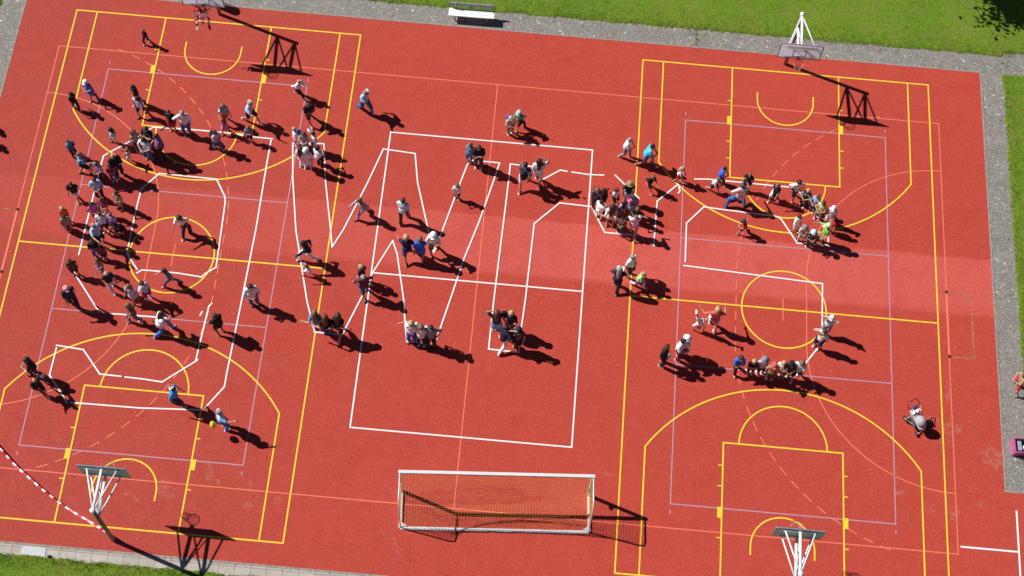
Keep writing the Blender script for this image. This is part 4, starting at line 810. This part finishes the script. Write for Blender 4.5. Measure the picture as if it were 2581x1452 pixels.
(29.84, 15.49, 1.34, 330.0, 'R', 'c', 's:lbr', 't:lgrey', 's:navy', 'tan', 'small fair child in pale grey shirt running in front of the blue-topped person'),
(31.3, 15.71, 1.4, 250.0, 'S', 'd', 's:lbr', 't:black', 's:black', 'tan', 'fair-brown-haired person in black behind the man in pink'),
(30.97, 14.83, 1.9, 110.0, 'L', 'l', 's:dgrey', 't:palepink', 'p:jeans', 'navy', 'man in pale pink shirt and jeans lunging with his left arm out'),
(32.52, 15.3, 1.46, 230.0, 'W', 'd', 'l:lbr', 'd:black', 's:white', 'white', 'girl in black dress and white shoes left of the curved line of children'),
(33.38, 15.46, 1.65, 280.0, 'W', 'a', 's:dbr', 't:white', 's:navy', 'pink', 'dark-haired boy in white shirt and navy shorts, first of the curved line of children'),
(33.83, 15.17, 1.45, 240.0, 'S', 'c', 's:bld', 't:blackprint', 'p:black', 'white', 'blond boy in black shirt with teal print, second of the curved line'),
(34.23, 14.94, 1.45, 240.0, 'S', 'c', 's:lbr', 't:lblue', 's:navy', 'white', 'fair-haired child in light blue shirt, third of the curved line'),
(34.47, 14.59, 1.52, 240.0, 'S', 'c', 's:br', 'v:yellow', 's:khaki', 'white', 'brown-haired child in pale yellow top, fourth of the curved line'),
(34.9, 14.39, 1.49, 250.0, 'S', 'd', 'c:white', 't:white', 'p:white', 'lgreen', 'person all in white with white cap, at the corner of the curved line'),
(35.01, 13.96, 1.25, 200.0, 'S', 'd', 's:black', 't:red', 's:red', 'yellow', 'child in red shirt with yellow shoes at the right end of the white line'),
(34.63, 13.41, 1.67, 190.0, 'S', 'p', 'c:lgreen', 't:green2', 's:tan', 'brown', 'child in bright green shirt and pale green cap at the bottom of the curved line'),
(33.44, 13.85, 1.41, 300.0, 'S', 'g', 's:dbr', 't:paleblue', 's:palepink', 'black', 'dark-haired girl in pale blue shirt with one hand on her head'),
(33.69, 13.44, 1.34, 280.0, 'S', 'c', 'k:grey', 't:beige', 's:lblue', 'brown', 'child in grey bucket hat and beige shirt'),
(34.05, 13.2, 1.42, 280.0, 'S', 'c', 'k:lgreyblue', 't:blackprint', 'p:dgrey', 'white', 'child in pale blue-grey hat and black printed shirt'),
(31.21, 13.55, 1.22, 200.0, 'R', 'c', 'c:navyshine', 't:red', 's:maroon', 'grey', 'small child in dark blue helmet and red shirt running inside the right arc'),
(26.37, 10.99, 1.88, 320.0, 'S', 'd', 's:gry', 't:white', 's:dgrey', 'brown', 'grey-haired man in white shirt right beside the yellow sideline below the middle huddle'),
(25.86, 10.25, 1.9, 80.0, 'W', 'c', 'l:gry', 'j:navy', 'p:black', 'tan', 'long-haired woman in navy top carrying white papers on the yellow sideline'),
(26.78, 10.53, 1.43, 340.0, 'R', 'c', 's:bld', 't:lime', 'p:lilac', 'pink', 'blond child in lime green shirt running right'),
(29.41, 8.68, 1.5, 90.0, 'H', 'h', 's:lbr', 't:white', 's:white', 'white', 'child in white doing a handstand on the right court'),
(30.0, 8.85, 1.9, 95.0, 'W', 'l', 's:bld', 't:redorange', 's:lblue', 'white', "blond boy in coral red shirt holding the handstanding child's foot"),
(27.94, 7.02, 1.9, 330.0, 'S', 'd', 's:br', 't:black', 'p:black', 'white', 'brown-haired woman in black with a grey shoulder bag at the left of the right court'),
(28.57, 7.37, 1.9, 330.0, 'S', 'c', 's:black', 't:white', 'p:maroon', 'palepink', 'dark-haired adult in white shirt hugging a white-capped person'),
(28.8, 7.51, 1.9, 200.0, 'S', 'd', 'k:white', 'd:white', 'p:maroon', 'red', 'white-capped person in long white shirt behind a dark-haired adult'),
(31.01, 7.01, 1.67, 280.0, 'W', 'f', 's:dbr', 't:royal', 'p:black', 'pink', 'boy in royal blue shirt, leftmost of the seven children along the low line'),
(31.6, 6.97, 1.42, 270.0, 'S', 'f', 's:bld', 't:black', 's:maroon', 'white', 'blond child in black shirt, second of the row along the low line'),
(32.01, 7.02, 1.57, 280.0, 'S', 'd', 'k:grey', 't:lilac', 's:maroon', 'white', 'child in grey hood and lilac shirt, third of the row along the low line'),
(32.38, 6.76, 1.67, 270.0, 'S', 'd', 'c:redpink', 't:floral', 's:dgrey', 'black', 'child in red cap and yellow-green patterned top, fourth of the row'),
(32.81, 6.99, 1.48, 250.0, 'S', 'c', 'l:bld', 't:white', 's:pink', 'pink', 'long-haired blond child in white shirt, fifth of the row along the low line'),
(33.09, 6.95, 1.62, 270.0, 'S', 'c', 'c:black', 't:dbrown', 's:brown', 'tan', 'child in black cap and dark brown shirt, sixth of the row along the low line'),
(33.5, 6.96, 1.79, 250.0, 'W', 'd', 's:lbr', 't:lgreyblue', 's:black', 'white', 'light-brown-haired boy in pale blue-white shirt, right end of the row'),
(34.73, 9.11, 1.69, 250.0, 'S', 'h', 'c:white', 't:lgreyblue', 's:grey', 'white', 'person in white cap and pale blue shirt with both elbows raised'),
(34.41, 8.4, 1.8, 230.0, 'S', 'g', 's:br', 't:cream', 's:navy', 'white', 'brown-haired person in cream shirt and navy shorts in front of the one with raised elbows'),
(42.73, 7.39, 1.6, 190.0, 'L', 'c', 's:lbr', 't:tan', 's:red', 'teal', 'person in red shorts at the right edge of the pavement'),
(-2.92, 15.58, 1.7, 300.0, 'S', 'd', 's:dbr', 't:grey', 'p:navy', 'black', 'person in grey shirt standing beyond the left edge, upper'),
(-2.63, 14.78, 1.7, 300.0, 'S', 'd', 's:br', 't:lblue', 'p:navy', 'black', 'person in light blue shirt standing beyond the left edge, lower')]
PO={}
for i,row in enumerate(PEOPLE):
    o,inf=person(*row,seed=100+i); PO[row[-1]]=(o,inf)
bpy.data.objects.remove(rm_ob)
def find(key):
    for k,v in PO.items():
        if key in k: return v
    raise KeyError(key)
def prop(name,key,local,mb,mat,label,cat,group=None):
    o,inf=find(key); a=o.rotation_euler.z; p=Matrix.Rotation(a,3,'Z')@Vector(local(inf)); b=mb.build(name,mat); b.location=o.location+p; b.rotation_euler=(0,0,a); return tag(b,label,cat,group)
def pack(s=1.0):
    m=MB(); m.caps((0,0,-.1*s),.12*s,(0,0,.12*s),.11*s,12,.65); m.caps((0,-.06*s,-.1*s),.08*s,(0,-.06*s,.0),.07*s,10,.6); m=fuse2(m)
    for sx_ in(-.08,.08): m.tube([(sx_*s,.05*s,.17*s),(sx_*s*1.1,.16*s,.2*s),(sx_*s*1.2,.2*s,.05*s),(sx_*s,.06*s,-.12*s)],.014*s,6)
    return m
def fuse2(m): return m
back=lambda q:(q['chest']+Vector((0,-.15*q['H']*.9,-.02)))
for key,c,s,lab in (('carrying a backpack','dgrey',1.0,'dark grey backpack on the back of a lilac-shirted child'),('person with dark backpack','black',1.25,'black backpack worn by the person walking away in white shorts'),
    ('navy bag on back','blue',.95,'navy blue backpack on a blond child in the huddle of six'),('fair-haired girl in navy patterned','black',.95,'black backpack on a fair-haired girl at the middle huddle'),
    ('beige cap, beige top','blue',1.0,'deep blue backpack on the adult in beige')):
    prop('backpack',key,back,pack(s),cloth(c),lab,'backpack','backpacks worn by people')
m=MB(); m.caps((-.1,0,-.04),.09,(.1,0,-.04),.09,12,.45); m.tube([(-.12,0,.02),(-.1,-.02,.3),(.0,-.03,.5),(.1,-.02,.3),(.12,0,.02)],.01,6)
prop('shoulder_bag','grey shoulder bag',lambda q:(.05,.13*q['H'],q['pel'].z+.06),m,cloth('paleblue'),'pale grey shoulder bag hanging on a woman in black','bag')
m=MB(); m.box((-.15,-.1,-.01),(.15,.1,.01)); m.box((-.12,-.08,.0105),(.16,.11,.018))
prop('paper_sheets','carrying white papers',lambda q:(.0,.2*q['H'],q['chest'].z-.1),m,cloth('white'),'stack of white papers held by a long-haired woman in navy','papers')
m=MB(); m.ell((0,0,0),(.15,.12,.17)); m.tube([(-.05,0,.15),(0,0,.28),(.05,0,.15)],.01,6)
prop('yellow_bag','holding a phone out',lambda q:(.08,-.2*q['H'],q['pel'].z-.2),m,plain('yellow_nylon',(.75,.6,.03),.5),'round yellow bag hanging beside a person in light blue','bag')
m=MB(); m.box((-.035,-.005,-.07),(.035,.005,.07))
prop('phone','holding a phone out',lambda q:tuple(q['wr'][1]+Vector((0,.09,.03))),m,BLK,'dark phone held out by a person in light blue','phone')
m=MB(); m.caps((0,0,-.08),.1,(0,0,.08),.1,12,.7)
prop('shopping_bag','small dark-haired child',lambda q:(.2,.1,.3),m,cloth('dk'),'dark bag beside a small dark-haired child in tan clothes','bag') if False else None
